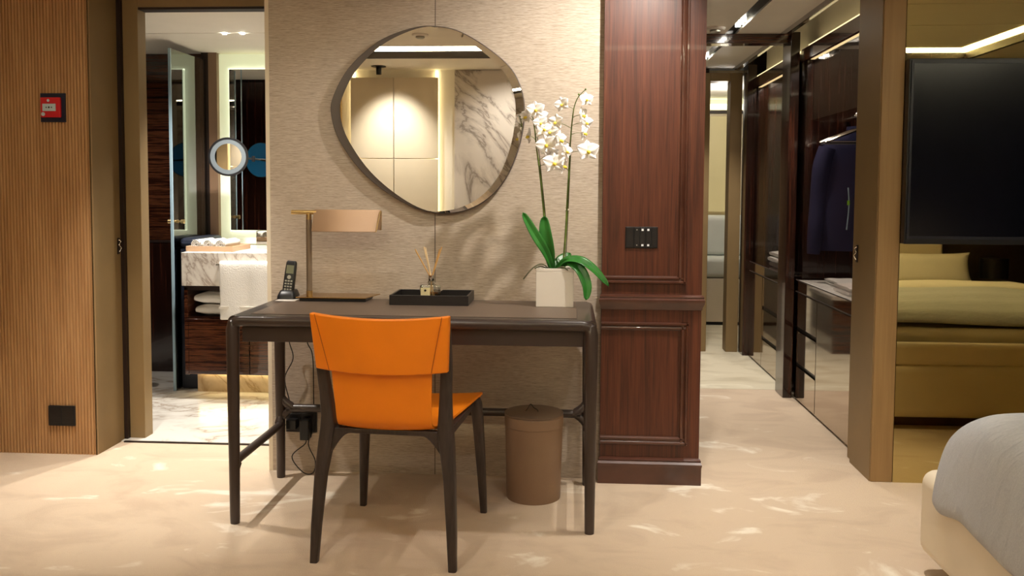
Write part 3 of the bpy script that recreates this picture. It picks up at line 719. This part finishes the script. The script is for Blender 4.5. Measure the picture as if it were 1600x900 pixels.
sk2 = thing('wall_socket', (-2.255, .15, .177), 'black double socket plate low on the ribbed oak wall', 'socket')
part('plate', B(-2.317, -2.194, .141, .150, .131, .222), 'black', sk2, bevel=.002)
for x0 in (-2.312, -2.253): part('outlet', B(x0, x0+.054, .1395, .142, .136, .217), 'blackwood', sk2, bevel=.001)
def latch(x, y, z, lab, s_):
    t = thing('door_latch', (x, y, z), lab, 'latch')
    part('plate', B(min(x, x+s_*.003), max(x, x+s_*.003), y-.010, y+.010, z-.038, z+.038), 'groove', t, bevel=.0008)
    part('hook', MB().tube([(x+s_*.004, y-.004, z+.03), (x+s_*.012, y+.003, z+.022), (x+s_*.007, y-.004, z+.006), (x+s_*.014, y+.002, z-.008), (x+s_*.006, y-.003, z-.026)], .003, 8, 5), 'chrome', t)
latch(-2.0975, .372, .925, 'small chrome door latch on the bathroom doorway side panel', 1)
latch(1.2540, .29, .93, 'small chrome door latch on the inner face of the right pillar', -1)

# switch plate on the column
sw = thing('switch_panel', (.295, -.038, 1.01), 'black touch switch panel with small lit icons on the mahogany pillar', 'switch')
part('plate', B(.230, .360, -.044, -.038, .966, 1.052), 'black', sw, bevel=.001)
for x0 in (.233, .2655, .2885, .3115, .336):
    part('rocker', B(x0, x0+(.030 if x0 < .24 else .021), -.0462, -.044, .969, 1.049), 'blackwood', sw, bevel=.0008)
for xi in (.2985, .3215):
    for zi in (1.040, .978):
        part('icon', B(xi-.0035, xi-.001, -.0468, -.0462, zi-.004, zi+.004).box(xi+.001, xi+.0035, -.0468, -.0462, zi-.004, zi+.004), 'e_icon', sw)
for zi in (1.040, .978): part('icon', MB().disc(.276, -.0468, zi, .0025, 'Y', .0006, 10), 'silver', sw)

# ================================================================== TELEVISION
tv = thing('television', (2.0, .03, 1.0), 'large black flat television mounted on the bronze mirror', 'television')
part('frame', B(1.345, 2.66, .004, .046, .990, 1.728), 'black', tv, bevel=.003)
part('bezel', B(1.353, 2.652, -.002, .004, 1.010, 1.022).box(1.353, 2.652, -.002, .004, 1.708, 1.720).box(1.353, 1.362, -.002, .004, 1.022, 1.708).box(2.643, 2.652, -.002, .004, 1.022, 1.708), 'tvframe', tv)
part('screen', B(1.362, 2.643, .001, .0038, 1.022, 1.708), 'screen', tv)

# ================================================================== BED
bd = thing('bed', (2.1, -2.0, 0), 'wide cream upholstered bed with grey cover at the right of the room', 'bed')
BX0, BX1, BY0, BY1 = 1.118, 3.10, -3.30, -.80
part('plinth', B(BX0+.09, BX1-.09, BY0+.05, BY1-.09, 0, .06), 'mahog_m', bd)
part('base', B(BX0, BX1, BY0, BY1, .055, .330), 'cream', bd, bevel=.045, seg=5)
part('mattress', B(BX0+.085, BX1-.085, BY0+.05, BY1-.10, .325, .500), 'pillow', bd, bevel=.05, seg=5)
part('foot_cushion', B(BX0+.10, BX1-.10, -.875, BY1-.01, .322, .44), 'cream', bd, bevel=.03, seg=4)
part('headboard', B(BX0, 1.98, -3.415, -3.30, .05, .98).box(1.985, 2.88, -3.415, -3.30, .05, .98), 'cream', bd, bevel=.015, seg=4)
# duvet: cross-section swept along the bed
sec = [(1.104, .268), (1.098, .285), (1.108, .34), (1.132, .43), (1.165, .505), (1.225, .545), (1.32, .562), (1.6, .568), (2.1, .570), (2.6, .568), (2.9, .562), (3.0, .548), (3.06, .505), (3.09, .43), (3.12, .33), (3.128, .25)]
secs = catmull([(a, b, 0) for a, b in sec], 3)
def duv(u, v):
    i = int(round(v*(len(secs)-1))); x, z = secs[i].x, secs[i].y
    y = -2.55+(1.62)*u
    hang = max(0, (.47-z)/.25)
    wob = .005*math.sin(y*14+x*2)*hang+.003*math.sin(y*31+1)*hang
    sgn = -1 if x < 2 else 1
    e = max(0, (u-.93)/.07)
    zz = z-.05*e*e*(1-hang) + .006*math.sin(x*7+y*5)*(1-hang) + .004*math.sin(y*17+x*3)
    if hang > .6: zz += .005*math.sin(y*9)+.006*math.sin(y*26)*hang
    return (x+sgn*wob+(.018*e if sgn < 0 else -.018*e)*hang, y+.02*math.sin(x*5)*0-.03*e*hang, zz)
part('duvet', MB().grid(duv, 90, len(secs)-1), 'duvet', bd, solid=.014, sub=1, label='pale grey linen cover hanging down the side')
def duvfold(u, v):
    x = 1.20+1.82*u; y = -2.56+.34*v
    return (x, y, .588+.004*math.sin(x*9+y*6)-.03*abs(v*2-1)**6)
part('cover_fold', MB().grid(duvfold, 30, 12), 'pillow', bd, solid=.02, sub=1)
def cushion(name, x0, x1, z0, z1, y, th, lean, label, grp):
    cx_, cz_ = (x0+x1)/2, (z0+z1)/2; hw, hh = (x1-x0)/2, (z1-z0)/2
    def f(sg):
        def g(u, v):
            a, b_ = u*2-1, v*2-1
            pin = (1-abs(a)**4)*(1-abs(b_)**4)
            sx = 1-.07*(1-abs(b_)**3)*abs(a); sz = 1-.12*(1-abs(a)**3)*abs(b_)**2
            return (cx_+a*hw*sx, y+sg*th*pin**.55+(b_*hh)*lean, cz_+b_*hh*sz)
        return g
    mb = MB().grid(f(1), 18, 14).grid(f(-1), 18, 14)
    bmesh.ops.remove_doubles(mb.bm, verts=mb.bm.verts, dist=.0004)
    return one(name, mb, 'pillow', label, 'pillow', grp)
cushion('pillow', 2.32, 3.02, .515, .745, -3.12, .085, -.35, 'white pillow nearer the dark bedside lamp at the bed head', 'white bed pillows')
cushion('pillow', 1.28, 1.98, .515, .745, -3.12, .085, -.35, 'white pillow at the bed head on the side away from the bedside lamp', 'white bed pillows')
ns = thing('bedside_table', (3.32, -3.2, 0), 'dark bedside table in the corner beside the bed, seen in the bronze mirror', 'bedside table')
part('body', B(3.14, 3.52, -3.40, -3.02, .02, .47), 'ebony_v', ns, bevel=.003)
part('top', B(3.13, 3.53, -3.41, -3.01, .47, .49), 'bronze', ns, bevel=.002)
bl = thing('bedside_lamp', (3.2, -3.2, .49), 'dark drum shaded lamp on the bedside table, seen in the bronze mirror', 'lamp')
part('stem', MB().lathe([(.05, .49), (.05, .50), (.008, .505), (.008, .56)], 3.22, -3.2, 24), 'black', bl)
part('shade', MB().lathe([(.10, .55), (.10, .70)], 3.22, -3.2, 32), 'black', bl)

# ================================================================== WARDROBES in the corridor
def wardrobe(y0, y1, ydiv, stack_near, label):
    """y0..y1 bay, ydiv the upright joint; the drawer stack is on the far side of it when stack_near is False"""
    t = thing('wardrobe', (1.6, (y0+y1)/2, 0), label, 'wardrobe')
    X0, X1 = 1.312, 1.92
    part('carcass', B(X1, X1+.02, y0, y1, 0, 2.0).box(X0+.03, X1, y0, y0+.015, .70, 2.0).box(X0+.03, X1, y1-.015, y1, .70, 2.0).box(X0+.03, X1, y0, y1, .018, .63), 'ebony_v', t)
    part('front_backing', B(X0+.013, X0+.029, y0, y1, .012, .62), 'black', t)
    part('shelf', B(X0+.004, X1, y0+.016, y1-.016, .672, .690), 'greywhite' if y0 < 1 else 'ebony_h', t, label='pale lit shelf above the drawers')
    part('kick_plate', B(X0+.02, X0+.04, y0, y1, 0, .018), 'black', t)
    part('ledge', B(X0, X0+.012, y0, y1, .628, .690), 'gloss_br', t, bevel=.001)
    part('ledge_edge', B(X0-.002, X0, y0, y1, .688, .694).box(X0-.002, X0, y0, y1, .622, .627), 'bronze', t)
    if ydiv:
        part('door', B(X0, X0+.012, y0+.003, ydiv-.005, .012, .617), 'gloss_br', t, bevel=.001)
        for z0, z1 in ((.012, .196), (.222, .400), (.426, .617)):
            part('drawer', B(X0, X0+.012, ydiv+.005, y1-.003, z0, z1), 'gloss_br', t, bevel=.001)
    part('glass_door', B(X0, X0+.006, y0+.004, y1-.004, .696, 1.925), 'glass_dark', t)
    part('top_fascia', B(X0, X0+.02, y0, y1, 1.93, 2.0), 'ebony_h', t, bevel=.001)
    part('rail', MB().tube([(1.56, y0+.016, 1.60), (1.56, y1-.016, 1.60)], .011, 12), 'chrome', t, label='chrome hanging rail')
    return t
wardrobe(.405, 1.55, 1.11, False, 'glass fronted wardrobe bay nearest the bedroom with glossy drawers and a navy jacket')
t2 = thing('wardrobe', (1.6, 2.3, 0), 'glass fronted wardrobe bay at the far end of the corridor with white folded cloths', 'wardrobe')
X0, X1 = 1.312, 1.92
part('carcass', B(X1, X1+.02, 1.74, 2.88, 0, 2.0).box(X0+.03, X1, 1.74, 1.755, .70, 2.0).box(X0+.03, X1, 2.865, 2.88, .70, 2.0).box(X0+.03, X1, 1.74, 2.88, .018, .63), 'ebony_v', t2)
part('front_backing', B(X0+.013, X0+.029, 1.74, 2.88, .012, .62), 'black', t2)
part('shelf', B(X0+.004, X1, 1.756, 2.864, .672, .690), 'ebony_h', t2)
part('kick_plate', B(X0+.02, X0+.04, 1.74, 2.88, 0, .018), 'black', t2)
part('ledge', B(X0, X0+.012, 1.74, 2.88, .628, .690), 'gloss_br', t2, bevel=.001)
part('ledge_edge', B(X0-.002, X0, 1.74, 2.88, .688, .694).box(X0-.002, X0, 1.74, 2.88, .622, .627), 'bronze', t2)
for z0, z1 in ((.012, .196), (.222, .400), (.426, .617)):
    part('drawer', B(X0, X0+.012, 1.743, 2.435, z0, z1), 'gloss_br', t2, bevel=.001)
part('door', B(X0, X0+.012, 2.445, 2.877, .012, .617), 'gloss_br', t2, bevel=.001)
part('glass_door', B(X0, X0+.006, 1.744, 2.876, .696, 1.925), 'glass_dark', t2)
part('top_fascia', B(X0, X0+.02, 1.74, 2.88, 1.93, 2.0), 'ebony_h', t2, bevel=.001)
part('rail', MB().tube([(1.62, 1.756, 1.60), (1.62, 2.864, 1.60)], .011, 12), 'chrome', t2, label='chrome hanging rail')
struct('trim_22', B(1.250, 1.302, 1.55, 1.74, 0, 2.10), 'ebony_v', 'glossy dark post between the two wardrobe bays', .003, cat='trim')
struct('trim_23', B(1.270, 1.335, 2.88, 3.02, 0, 2.10), 'ebony_v', 'glossy dark post at the far end of the wardrobes', .003, cat='trim')
struct('trim_24', B(1.40, 1.92, .41, 2.88, 2.05, 2.2), 'ceil', 'pale recess above the wardrobes lit by the cove', cat='trim')
struct('trim_25', B(1.335, 1.355, .41, 1.50, 2.008, 2.020).box(1.335, 1.355, 1.74, 2.88, 2.008, 2.020), 'e_cove_c', 'warm light strip on top of the wardrobes', cat='light strip')
struct('trim_26', B(1.20, 1.23, .40, 3.02, 2.075, 2.13), 'ebony_h', 'dark edge strip of the corridor ceiling beside the cove', cat='trim')

for k, (ya, yb) in enumerate(((.43, 1.48), (1.76, 2.86))):  # strips and area lamps added to brighten the dark wardrobe bays
    struct('trim_%d' % (40+k), B(1.345, 1.365, ya, yb, 1.935, 1.945), 'e_cove_c', 'slim added strip brightening the inside of the '+('near' if k == 0 else 'far')+' wardrobe', cat='light strip')
    lamp('AREA', (1.375, (ya+yb)/2, 1.93), (1.375, (ya+yb)/2, 0), 2.2, NEUT, .02, shape=1, size_y=yb-ya-.06).rotation_euler = (0, math.radians(-30), 0)
# hangers and clothes
def hanger(y, x, z, lab, grp, m_='chrome'):
    t = thing('clothes_hanger', (x, y, z), lab, 'hanger', grp)
    part('hook', MB().tube([(x, y, z-.075), (x, y, z-.03), (x+.016, y, z-.012), (x+.014, y, z+.012), (x-.004, y, z+.018), (x-.016, y, z+.004)], .0028, 8, 4), m_, t)
    part('arms', MB().tube([(x-.20, y, z-.145), (x-.10, y, z-.105), (x, y, z-.075), (x+.10, y, z-.105), (x+.20, y, z-.145)], .0085, 8, 4), m_, t)
    part('bar', MB().tube([(x-.195, y, z-.148), (x+.195, y, z-.148)], .0045, 8), m_, t)
    return t
for k, y in enumerate((1.40, 1.31, 1.26, 1.20, 1.12)):
    hanger(y, 1.59 if k == 0 else 1.545+.012*(k % 2), 1.605, ['hanger carrying the navy jacket in the near wardrobe', 'empty chrome hanger first in front of the navy jacket', 'empty chrome hanger second in front of the navy jacket', 'empty chrome hanger third in front of the navy jacket', 'empty chrome hanger nearest the bedroom in the near wardrobe'][k], 'chrome hangers in the near wardrobe')
for k, y in enumerate((2.0, 2.12)):
    hanger(y, 1.62, 1.605, ['nearer chrome hanger in the far wardrobe', 'chrome hanger carrying the dark garment in the far wardrobe'][k], 'chrome hangers in the far wardrobe')
def jacket(name, x, y, ztop, zhem, w, mat_, lab, cat, sleeve=True):
    t = thing(name, (x, y, zhem), lab, cat)
    d = .055
    part('body', MB().loft([(x, y, zhem, w*.50, d), (x, y, zhem+.12, w*.50, d*1.1), (x, y, zhem+.35, w*.47, d), (x, y, ztop-.10, w*.50, d*.95), (x, y, ztop-.045, w*.46, d*.8), (x, y, ztop-.012, w*.26, d*.7), (x, y, ztop+.02, w*.16, d*.8), (x, y, ztop+.045, w*.15, d*.8)], 32, 2.6), mat_, t)
    if sleeve:
        for s_ in (-1, 1):
            part('sleeve', MB().tube([(x+s_*w*.40, y, ztop-.075), (x+s_*w*.47, y, ztop-.18), (x+s_*w*.50, y+.01, ztop-.36), (x+s_*w*.55, y-.01, ztop-.52), (x+s_*w*.58, y-.02, ztop-.66)], [.052, .054, .049, .043, .034], 16, 4), mat_, t)
    return t
jk = jacket('jacket', 1.59, 1.40, 1.51, .87, .40, 'navy', 'navy blue jacket on a hanger in the near wardrobe', 'jacket')
part('zip_pocket', MB().tube([(1.515, 1.302, 1.22), (1.520, 1.296, 1.12), (1.512, 1.300, .99)], .004, 8, 4), 'edge', jk, label='pale reflective zip line')
part('zip_tag', B(1.508, 1.520, 1.286, 1.292, 1.125, 1.15), plain('lime_tag', c(150, 220, 40), .5), jk, label='lime green zip tag')
jacket('dark_garment', 1.60, 2.12, 1.51, .86, .42, 'navy2', 'dark garment on a hanger in the far wardrobe', 'garment')
def folded(name, x0, x1, y0, y1, z0, n, th, mat_, lab, cat='towel', grp=None):
    t = thing(name, ((x0+x1)/2, (y0+y1)/2, z0), lab, cat, grp)
    for k in range(n):
        zc = z0+th*(k+.5); dx = random.uniform(-.006, .006)
        rg = []
        N_ = 20
        for i in range(N_+1):
            u = i/N_; x_ = x0+(x1-x0)*u+dx; e = (1-abs(2*u-1)**8); ring = []
            for j in range(20):
                a = 2*PI*j/20; ca, sa = math.cos(a), math.sin(a)
                ring.append((x_, (y0+y1)/2+(y1-y0)/2*math.copysign(abs(ca)**.35, ca), zc+(th*.49*(.6+.4*e)+.0015*math.sin(x_*70+k))*math.copysign(abs(sa)**.7, sa)))
            rg.append(ring)
        part('layer', MB().rings(rg), mat_, t)
    return t
folded('folded_cloth', 1.36, 1.60, 2.2, 2.5, .691, 3, .035, 'greywhite', 'white folded cloths on the shelf of the far wardrobe', 'cloth')
folded('folded_cloth', 1.42, 1.72, 1.10, 1.36, .691, 2, .016, 'greywhite', 'pale folded cloth lying at the back of the near wardrobe shelf', 'cloth')
folded('folded_cloth', 1.36, 1.62, .72, .98, .691, 2, .022, 'towel', 'white folded cloth at the front of the near wardrobe shelf', 'cloth')
# low cabinet opposite, seen mirrored in the glossy drawers
lc = thing('low_cabinet', (.2, 3.3, 0), 'low dark wood cabinet with white top reflected in the glossy wardrobe drawers', 'cabinet')
part('body', B(-.44, .68, 3.0, 3.6, 0, .40), 'ebony_h', lc, bevel=.002)
part('top', B(-.445, .69, 2.99, 3.605, .40, .43), 'marble', lc, bevel=.002)

# corridor ceiling fittings
def downlight(loc, aim, watt, colr, ang, blend, lab, r=.022, grp='recessed downlights'):
    t = thing('downlight', loc, lab, 'downlight', grp)
    x, y, z = loc
    part('rim', MB().lathe([(r*1.5, z+.012), (r*1.5, z+.008), (r, z+.008), (r, z+.012)], x, y, 24, cap=False), 'white', t)
    part('lens', MB().disc(x, y, z+.011, r, 'Z', .003, 24), 'e_spot', t)
    l = lamp('SPOT', (x, y, z), aim, watt, colr, .022, ang, blend); l.parent = t; l.location = (0, 0, 0)
    return t
LB = ['recessed ceiling spotlight in front of the orchid', 'recessed ceiling spotlight by the bathroom doorway', 'recessed ceiling spotlight in front of the right pillar', 'recessed ceiling spotlight over the left of the desk', 'recessed ceiling spotlight behind the chair on the left', 'recessed ceiling spotlight behind the chair on the right', 'recessed ceiling spotlight over the bed', 'added spotlight brightening the marble wall behind the camera']
for (loc, aim, wt, cl, an, bl_), lb in zip(SPOTS, LB):
    downlight((loc[0], loc[1], 2.218 if loc[2] > 2.19 else 2.188), aim, wt, cl, an, bl_, lb, grp=None)
for k, y in enumerate((1.22, 1.30, 1.38)):
    one('led_spot', MB().disc(.92, y, 2.100, .014, 'Z', .012, 16), 'e_spot', ['nearest', 'middle', 'farthest'][k]+' of three tiny lights in the front part of the black ceiling slot', 'light', 'tiny lights in the front of the ceiling slot')
for k, y in enumerate((2.50, 2.60)):
    one('led_spot', MB().disc(.92, y, 2.100, .014, 'Z', .012, 16), 'e_spot', ['nearer', 'farther'][k]+' of two tiny lights in the rear part of the black ceiling slot', 'light', 'tiny lights in the rear of the ceiling slot')
lamp('SPOT', (.92, 1.30, 2.09), (.95, 1.4, 0), 44, NEUT, .03, 95, .8)
lamp('SPOT', (.25, 4.4, 2.08), (.25, 4.4, 0), 40, NEUT, .05, 120, .8)  # added unseen lamp for the carpet mirrored in the wardrobe fronts
lamp('SPOT', (.25, 6.6, 2.08), (.25, 6.6, 0), 50, NEUT, .05, 130, .8)  # second added lamp, same mirrored carpet farther back
lamp('SPOT', (.92, 2.45, 2.09), (.95, 2.45, 0), 38, NEUT, .03, 95, .8)
lamp('POINT', (1.3, 3.9, 1.9), (1.3, 3.9, 0), 7, NEUT, .08)
dt = thing('smoke_detector', (.80, 1.40, 2.10), 'round white smoke detector on the corridor ceiling', 'smoke detector')
part('base', MB().lathe([(.055, 2.10), (.055, 2.092), (.048, 2.086)], .80, 1.40, 32), 'white', dt)
part('grille', MB().lathe([(.030, 2.0865), (.030, 2.076), (.022, 2.070)], .80, 1.40, 24), 'silver', dt)
dt2 = copy_tree(dt); dt2.location = (-1.0, -2.39, 2.23); dt2['label'] = 'round white smoke detector on the bedroom ceiling, seen in the round mirror'
# far room
be = thing('bench_sofa', (1.4, 4.6, 0), 'cream upholstered bench sofa in the room beyond the corridor', 'sofa')
part('base', B(.96, 2.15, 4.35, 4.95, .03, .42), 'cream', be, bevel=.01)
part('plinth', B(.98, 2.13, 4.37, 4.93, 0, .03), 'black', be)
part('seat_cushion', B(.96, 2.15, 4.34, 4.80, .425, .60), 'greywhite', be, bevel=.04, seg=4)
part('back_cushion', B(.96, 2.15, 4.66, 4.95, .60, .97), 'greywhite', be, bevel=.05, seg=4)
one('wall_panel', B(1.27, 1.52, 4.94, 4.975, 1.0, 1.90), 'e_end', 'tall pale yellow glowing wall panel above the bench sofa', 'panel', bevel=.003)
struct('trim_27', B(.9, 2.1, 4.93, 4.97, 1.925, 1.955), 'groove', 'dark strip above the glowing wall panel', cat='trim')
struct('trim_28', B(.9, 2.1, 4.90, 4.97, 1.965, 2.01), 'e_cove_g', 'bright light strip under the far room ceiling', cat='light strip')

# spotlight on the rear soffit
tb = thing('tube_spotlight', (-1.56, -3.70, 2.2), 'small black cylinder spotlight on the ceiling border, seen in the round mirror', 'spotlight')
part('plate', MB().disc(-1.56, -3.70, 2.192, .06, 'Z', .006, 28), 'black', tb)
part('body', MB().tube([(-1.56, -3.70, 2.19), (-1.56, -3.705, 2.13)], .022, 20), 'black', tb)
lamp('SPOT', (-1.46, -3.42, 2.16), (-1.47, -3.89, 1.50), 30, (1, .96, .90), .03, 74, 1)

# ================================================================== BATHROOM
va = thing('vanity_unit', (-1.5, 1.5, 0), 'wall hung bathroom vanity of dark striped wood with open shelf and drawers', 'vanity')
part('carcass', B(-2.15, -2.13, 1.20, 1.88, .145, .640).box(-2.13, -.60, 1.22, 1.88, .46, .475).box(-2.13, -.60, 1.86, 1.88, .475, .64).box(-2.13, -.60, 1.22, 1.88, .145, .155).box(-1.60, -1.585, 1.22, 1.86, .475, .64), 'ebony_h', va)
for x0, x1 in ((-2.128, -1.782), (-1.777, -1.40), (-1.395, -.62)):
    part('drawer', B(x0, x1, 1.20, 1.222, .150, .462), 'ebony_h', va, bevel=.001)
part('top_rail', B(-2.15, -.60, 1.20, 1.22, .625, .648), 'groove', va)
one('marble_basin_top', B(-2.16, -.62, 1.19, 1.88, .650, .838), 'marble', 'thick white veined marble block on top of the vanity', 'countertop', bevel=.003)
one('kick_panel', B(-2.165, -.62, 1.40, 1.44, .004, .145), 'kick', 'recessed pale stone plinth glowing warm beneath the vanity', 'plinth')
struct('trim_29', B(-2.15, -.65, 1.385, 1.396, .125, .140), 'e_kick', 'warm light strip hidden beneath the vanity', cat='light strip')
folded('folded_towel', -2.105, -1.62, 1.235, 1.55, .4755, 2, .066, 'towel', 'stack of folded white bath towels in the open vanity shelf', 'towel')
def hang_towel():
    t = thing('hanging_towel', (-1.75, 1.17, .47), 'white towel hanging over the front of the marble top', 'towel')
    pr_ = [(1.178, .60), (1.178, .70), (1.177, .765), (1.165, .785), (1.153, .765), (1.150, .62), (1.148, .468)]
    pp = catmull([(a, b, 0) for a, b in pr_], 6)
    def f(u, v):
        i = int(round(v*(len(pp)-1))); x_ = -1.925+.37*u
        hg = max(0, (.8-pp[i].y)/.3) if v > .5 else 0
        return (x_+.008*math.sin(v*9)*hg, pp[i].x-.012*abs(math.sin(u*7))*hg-.006, pp[i].y+.004*math.sin(u*5)*hg)
    part('cloth', MB().grid(f, 30, len(pp)-1), 'towel', t, solid=.02, sub=1)
    part('rail', MB().tube([(-1.95, 1.165, .772), (-1.50, 1.165, .772)], .005, 10).tube([(-1.945, 1.165, .772), (-1.945, 1.1895, .772)], .005, 10), 'chrome', t, label='chrome towel rail')
    part('border', B(-1.922, -1.556, 1.124, 1.130, .53, .545), 'pillow', t, label='woven border stripe')
    return t
hang_towel()
ty = thing('towel_tray', (-2.03, 1.42, .838), 'pale wooden tray on the marble top', 'tray')
part('base', B(-2.16, -1.90, 1.27, 1.55, .8385, .846), 'oak_side', ty)
for a in ((-2.165, -1.895, 1.265, 1.273, .8385, .868), (-2.165, -1.895, 1.547, 1.555, .8385, .868), (-2.165, -2.157, 1.273, 1.547, .8385, .868), (-1.903, -1.895, 1.273, 1.547, .8385, .868)):
    part('rim', B(*a), 'champ', ty, bevel=.001)
for k, x_ in enumerate((-2.115, -2.045, -1.975)):
    pts = []
    for j in range(60):
        a = j*.33; r_ = .006+.026*(j/59); pts.append((x_+r_*math.cos(a), .8785+r_*math.sin(a)))
    for j in range(59, -1, -1):
        a = j*.33; r_ = max(.002, .006+.026*(j/59)-.0042); pts.append((x_+r_*math.cos(a), .8785+r_*math.sin(a)))
    one('rolled_towel', MB().prism(pts, 'Y', 1.285, 1.52), 'towel', ['left', 'middle', 'right'][k]+' of the three rolled white hand towels in the wooden tray', 'towel', 'rolled hand towels in the tray')

mw = thing('mirror_cabinet', (-1.6, 1.93, .9), 'backlit bathroom mirror cabinet above the vanity', 'mirror')
part('backlit_panel', B(-2.222, -.62, 1.93, 1.95, .842, 2.045), 'e_panel', mw, label='frosted glowing panel around the mirror')
part('light_strip', B(-2.150, -2.146, 1.905, 1.925, .925, 1.95).box(-2.150, -.7, 1.905, 1.925, 1.944, 1.95).box(-2.150, -1.985, 1.905, 1.925, .925, .93), 'e_strip', mw)
part('mirror_door', B(-2.145, -2.068, 1.895, 1.928, .93, 1.945), 'mirror_dk', mw, bevel=.002)
part('mirror_door', B(-2.064, -1.35, 1.895, 1.928, .93, 1.945), 'mirror_dk', mw, bevel=.002)
part('mirror_door', B(-1.345, -.70, 1.895, 1.928, .93, 1.945), 'mirror_dk', mw, bevel=.002)
part('splash_mirror', B(-1.98, -.70, 1.895, 1.928, .842, .927), 'mirror_dk', mw)
part('door_edge', B(-2.068, -2.064, 1.893, 1.925, .93, 1.945), 'edge', mw)

mm = thing('magnifying_mirror', (-2.04, 1.6, 1.385), 'round magnifying shaving mirror with lit white ring on an arm', 'mirror')
RT = Matrix.Translation((-2.04, 1.6, 1.385)) @ Matrix.Rotation(math.radians(11.5), 4, 'Z') @ Matrix.Translation((2.04, -1.6, -1.385))
def ringm(r0, r1, y0, y1):
    return MB().rings([[(-2.04+r*math.cos(2*PI*j/48), y, 1.385+r*math.sin(2*PI*j/48)) for j in range(48)] for r, y in ((r0, y0), (r1, y0), (r1, y1), (r0, y1), (r0, y0))], cap=False).xf(RT)
part('rim', ringm(.104, .116, 1.588, 1.612), 'black', mm)
part('light_ring', ringm(.078, .104, 1.590, 1.600), 'e_ring', mm, label='white illuminated ring')
part('mirror_glass', MB().disc(-2.04, 1.592, 1.385, .078, 'Y', .004, 48).xf(RT), 'mirror', mm)
part('back_cover', MB().disc(-2.04, 1.602, 1.385, .112, 'Y', .012, 48).xf(RT), 'blue', mm, label='bright blue back')
part('arm', MB().tube([(-2.04, 1.615, 1.385), (-1.99, 1.66, 1.378), (-1.93, 1.72, 1.378)], .006, 10).tube([(-1.93, 1.72, 1.36), (-1.93, 1.72, 1.395)], .010, 12).tube([(-1.93, 1.72, 1.378), (-1.95, 1.893, 1.378)], .006, 10), 'black', mm)

gp = thing('glass_partition', (-2.3, 1.65, 0), 'clear glass shower partition with polished edge in the bathroom', 'glass panel')
part('pane', B(-2.304, -2.296, 1.40, 1.90, .006, 2.0), 'glass_green', gp)
part('edge_trim', B(-2.307, -2.293, 1.388, 1.400, .006, 2.0), 'edge', gp, label='pale blue polished glass edge')
for s_ in (-1, 1):
    part('handle', MB().lathe([(.010, 0), (.010, .010), (.006, .012), (.006, .022), (.013, .026), (.013, .044), (.010, .046)], 0, 0, 20).xf(Matrix.Translation((-2.3+s_*.004, 1.45, 1.0)) @ Matrix.Rotation(s_*PI/2, 4, 'Y')), 'brass', gp)

hp = thing('laundry_hamper', (-2.25, 1.55, 0), 'dark navy leather hamper with rounded lid between the glass partition and the vanity', 'hamper')
part('body', B(-2.288, -2.175, 1.46, 1.84, .006, .84), 'navy_l', hp, bevel=.01)
part('lid', B(-2.290, -2.172, 1.45, 1.85, .842, .905), 'navy_l', hp, bevel=.035, seg=5)
pb = thing('pedal_bin', (-2.57, 1.45, 0), 'small dark brown pedal bin on the bathroom floor left of the glass', 'bin')
part('body', MB().lathe([(.065, .006), (.065, .29)], -2.57, 1.45, 32), 'mahog_m', pb)
part('lid', MB().lathe([(.067, .29), (.067, .305), (.05, .320), (.01, .325)], -2.57, 1.45, 32), 'black', pb)
part('pedal', B(-2.66, -2.60, 1.37, 1.40, .012, .022), 'black', pb, bevel=.003)

# bathroom light
for k, x_ in enumerate((-1.90, -1.80)):
    one('led_spot', MB().disc(x_, 1.205, 2.044, .012, 'Z', .008, 16), 'e_spot', ['left', 'right'][k]+' of the two tiny lights in the bathroom ceiling joint', 'light', 'tiny lights in the bathroom ceiling')
lamp('SPOT', (-2.75, 1.0, 2.03), (-2.75, 1.5, .6), 16, NEUT, .03, 120, .9)
lamp('SPOT', (-1.75, 1.12, 2.03), (-1.8, 1.20, .6), 80, NEUT, .03, 120, .9)
lamp('SPOT', (-1.55, .85, 2.03), (-1.65, .85, 0), 34, NEUT, .03, 100, .9)
